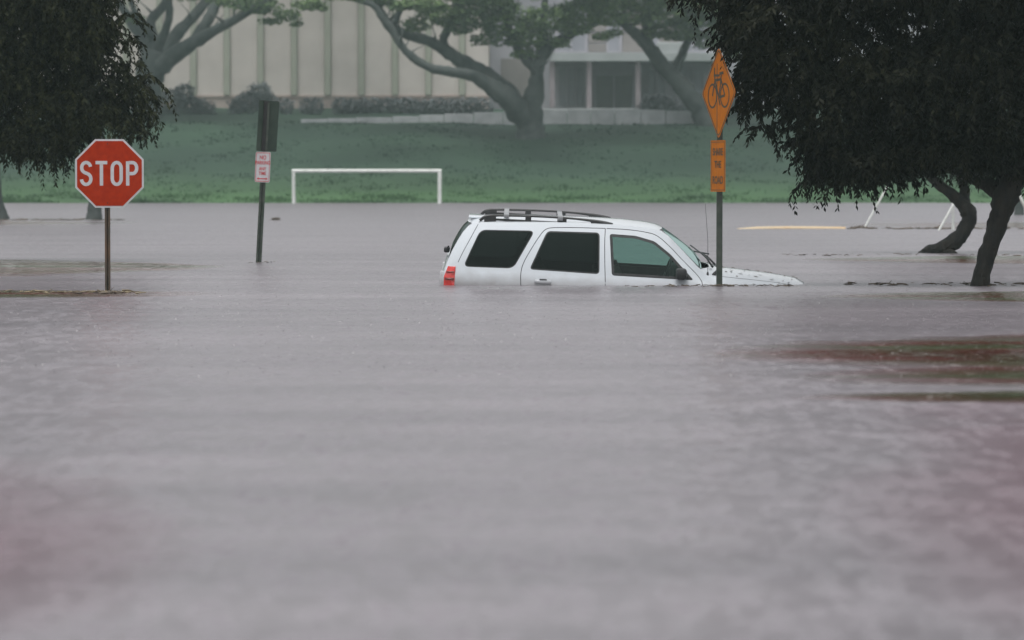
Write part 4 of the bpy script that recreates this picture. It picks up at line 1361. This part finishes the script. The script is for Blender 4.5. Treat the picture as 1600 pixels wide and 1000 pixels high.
    mb = MB(); mb.tube([(2.68 + DX + .05 * math.sin(t), .37 + .19 * math.cos(t), .12 + .18 * math.sin(t)) for t in np.linspace(0, 2 * math.pi, 20)], .014, 6)
    mb.build('steering_wheel', M['trim'], root, smooth=True)
    mb = MB(); mb.box(2.62 + DX, 2.66 + DX, -.12, .12, .56, .63, .012); mb.build('rear_view_mirror', M['trim'], root, smooth=True, sharp=40)
    # leaf litter stuck on the bonnet
    rr = random.Random(5); mb = MB()
    for i in range(46):
        x = rr.uniform(3.35, 4.25); y = rr.uniform(-.72, .7)
        c = on_top(x, y, .004); a_ = rr.uniform(0, 6.28); L = rr.uniform(.012, .04)
        d = Vector((math.cos(a_), math.sin(a_), 0)); nrm = Vector((-d.y, d.x, 0))
        mb.add([c - d * L, c - nrm * L * .35 + Vector((0, 0, .006)), c + d * L + Vector((0, 0, .008)), c + nrm * L * .35], [(0, 1, 2, 3)])
    lt = mb.build('leaf_litter', M['twig'], root, fix=False); lt['kind'] = 'stuff'
    return root
car()

# ------------------------------------------------------------------ floating debris
def debris(label, Y0, x_px, n, seed, spread=.12, size=.10, mats=('twig', 'straw'), bunch=None):
    rr = random.Random(seed)
    k = Y0 / FPX
    X = lambda px: (px - 800) * k
    mb = MB()
    for i in range(n):
        px = rr.uniform(*x_px)
        if bunch and rr.random() < .5:
            px = rr.gauss(bunch, 18)
        a = rr.gauss(0, .35) + (math.pi if rr.random() < .5 else 0)
        L = size * rr.uniform(.4, 1.8)
        c = Vector((X(px), Y0 + rr.gauss(0, spread), .004 + rr.random() * .012))
        d = Vector((math.cos(a), math.sin(a), rr.gauss(0, .10) + (rr.uniform(.2, .9) if rr.random() < .06 else 0)))
        r = L * rr.uniform(.03, .075)
        if rr.random() < .65:
            mb.tube([c - d * L / 2, c + Vector((0, rr.gauss(0, .01), rr.uniform(0, .012))), c + d * L / 2], [r, r * .9, r * .5], 4)
        else:
            nn = Vector((-d.y, d.x, 0)) * L * .28
            mb.add([c - d * L * .3, c - nn + Vector((0, 0, .01)), c + d * L * .3 + Vector((0, 0, .008)), c + nn], [(0, 1, 2, 3)])
    o = mb.build('floating_debris', M[mats[seed % len(mats)]], None, fix=False)
    tag(o, label, 'debris', None, 'stuff')
debris('line of twigs and straw caught at the stop sign post', water_depth(457.5), (-60, 218), 100, 51, .16, .085, bunch=176)
debris('dark twigs drifting at the foot of the stop sign post', water_depth(458.5), (-40, 215), 40, 52, .12, .10, bunch=168)
debris('leaf scum gathered along the sunken bonnet and bicycle sign', water_depth(447.5), (1040, 1262), 120, 54, .07, .05, bunch=1130)
debris('reddish straw along the car flank', water_depth(448), (960, 1250), 30, 66, .08, .06)
debris('debris trailing from the straight trunk across the water', water_depth(445), (1330, 1620), 90, 56, .30, .08, bunch=1525)
debris('dark debris line on the water right of the cream board', water_depth(357.5), (1318, 1620), 80, 58, .5, .22)
debris('twigs on the water round the crooked trunk', water_depth(399), (1210, 1640), 40, 60, .35, .10)
debris('twigs floating at the foot of the parking sign post', water_depth(411), (385, 430), 8, 62, .10, .08)
debris('dark drift at the foot of the far left trunks', water_depth(344), (-10, 190), 60, 64, .30, .25)

def drift_lump(label, px, py, w_px, h_px, seed):
    """small half-sunk heap of brush"""
    rr = random.Random(seed)
    Y = water_depth(py); k = Y / FPX
    o = Vector(((px - 800) * k, Y, 0))
    mb = MB()
    for i in range(40):
        t = rr.gauss(0, .33); t = max(-1, min(1, t))
        c = Vector((t * w_px * k / 2, rr.gauss(0, .06), rr.random() * h_px * k * (1 - abs(t))))
        a = rr.gauss(0, .5); L = w_px * k * rr.uniform(.15, .35)
        d = Vector((math.cos(a), rr.gauss(0, .4), rr.gauss(0, .12)))
        mb.tube([c - d * L / 2, c + d * L / 2], [L * .05, L * .03], 4)
    q = mb.build('brush_heap', M['twig'], None, fix=False)
    q.location = o
    tag(q, label, 'debris')
drift_lump('small heap of brush on the water right of the parking sign post', 432, 344, 26, 5, 71)
drift_lump('dark clot of leaves drifting just right of the car bonnet', 1326, 445, 20, 4, 72)
drift_lump('clump of brush on the water below the thin leaning pole', 1345, 356.5, 40, 4, 73)

# rain striking the surface: tiny crowns of water
def splashes():
    rng = np.random.default_rng(9)
    n = 9000
    py = 345 + 420 * rng.beta(1.6, 3.4, n)
    py = py[py < 590]; n = len(py)
    Y = EYE * FPX / (py - 280)
    X = rng.uniform(-60, 1660, n)
    X = (X - 800) / FPX * Y
    h = rng.uniform(.003, .009, n); r = rng.uniform(.002, .006, n)
    c = np.stack([X, Y, np.zeros(n)], 1)
    v = []
    for (a, b, z) in ((-1, -.6, -.002), (1, -.6, -.002), (0, 1.1, -.002)):
        v.append(c + np.stack([a * r, b * r, np.full(n, z)], 1))
    v.append(c + np.stack([rng.normal(0, .003, n), rng.normal(0, .003, n), h], 1))
    V = np.stack(v, 1).reshape(-1, 3)
    F = []
    for i in range(n):
        b = 4 * i
        F += [(b, b + 1, b + 3), (b + 1, b + 2, b + 3), (b + 2, b, b + 3)]
    o = mesh_obj('rain_splashes', V, F, M['splash'])
    tag(o, 'fine rain splashes speckling the flood water', 'splashes', None, 'stuff')
M['splash'] = mat_noise('splashed_water', (.13, .12, .125), (.2, .19, .195), 3, .2)
splashes()

# ------------------------------------------------------------------ rain haze
def haze():
    m = bpy.data.materials.new('rain_haze')
    m.use_nodes = True
    n, l = m.node_tree.nodes, m.node_tree.links
    n.clear()
    v = n.new('ShaderNodeVolumePrincipled')
    v.inputs['Color'].default_value = (.76, .97, .93, 1)
    v.inputs['Density'].default_value = HAZE
    v.inputs['Anisotropy'].default_value = 0.0
    out = n.new('ShaderNodeOutputMaterial')
    l.new(v.outputs[0], out.inputs['Volume'])
    mb = MB(); mb.box(-625, 625, -125, 705, -2.0, 20.0)
    o = mb.build('haze', m)
    o['kind'] = 'stuff'; o['label'] = 'thin grey-green rain haze over the whole field'; o['category'] = 'haze'
HAZE = 0.00046
haze()
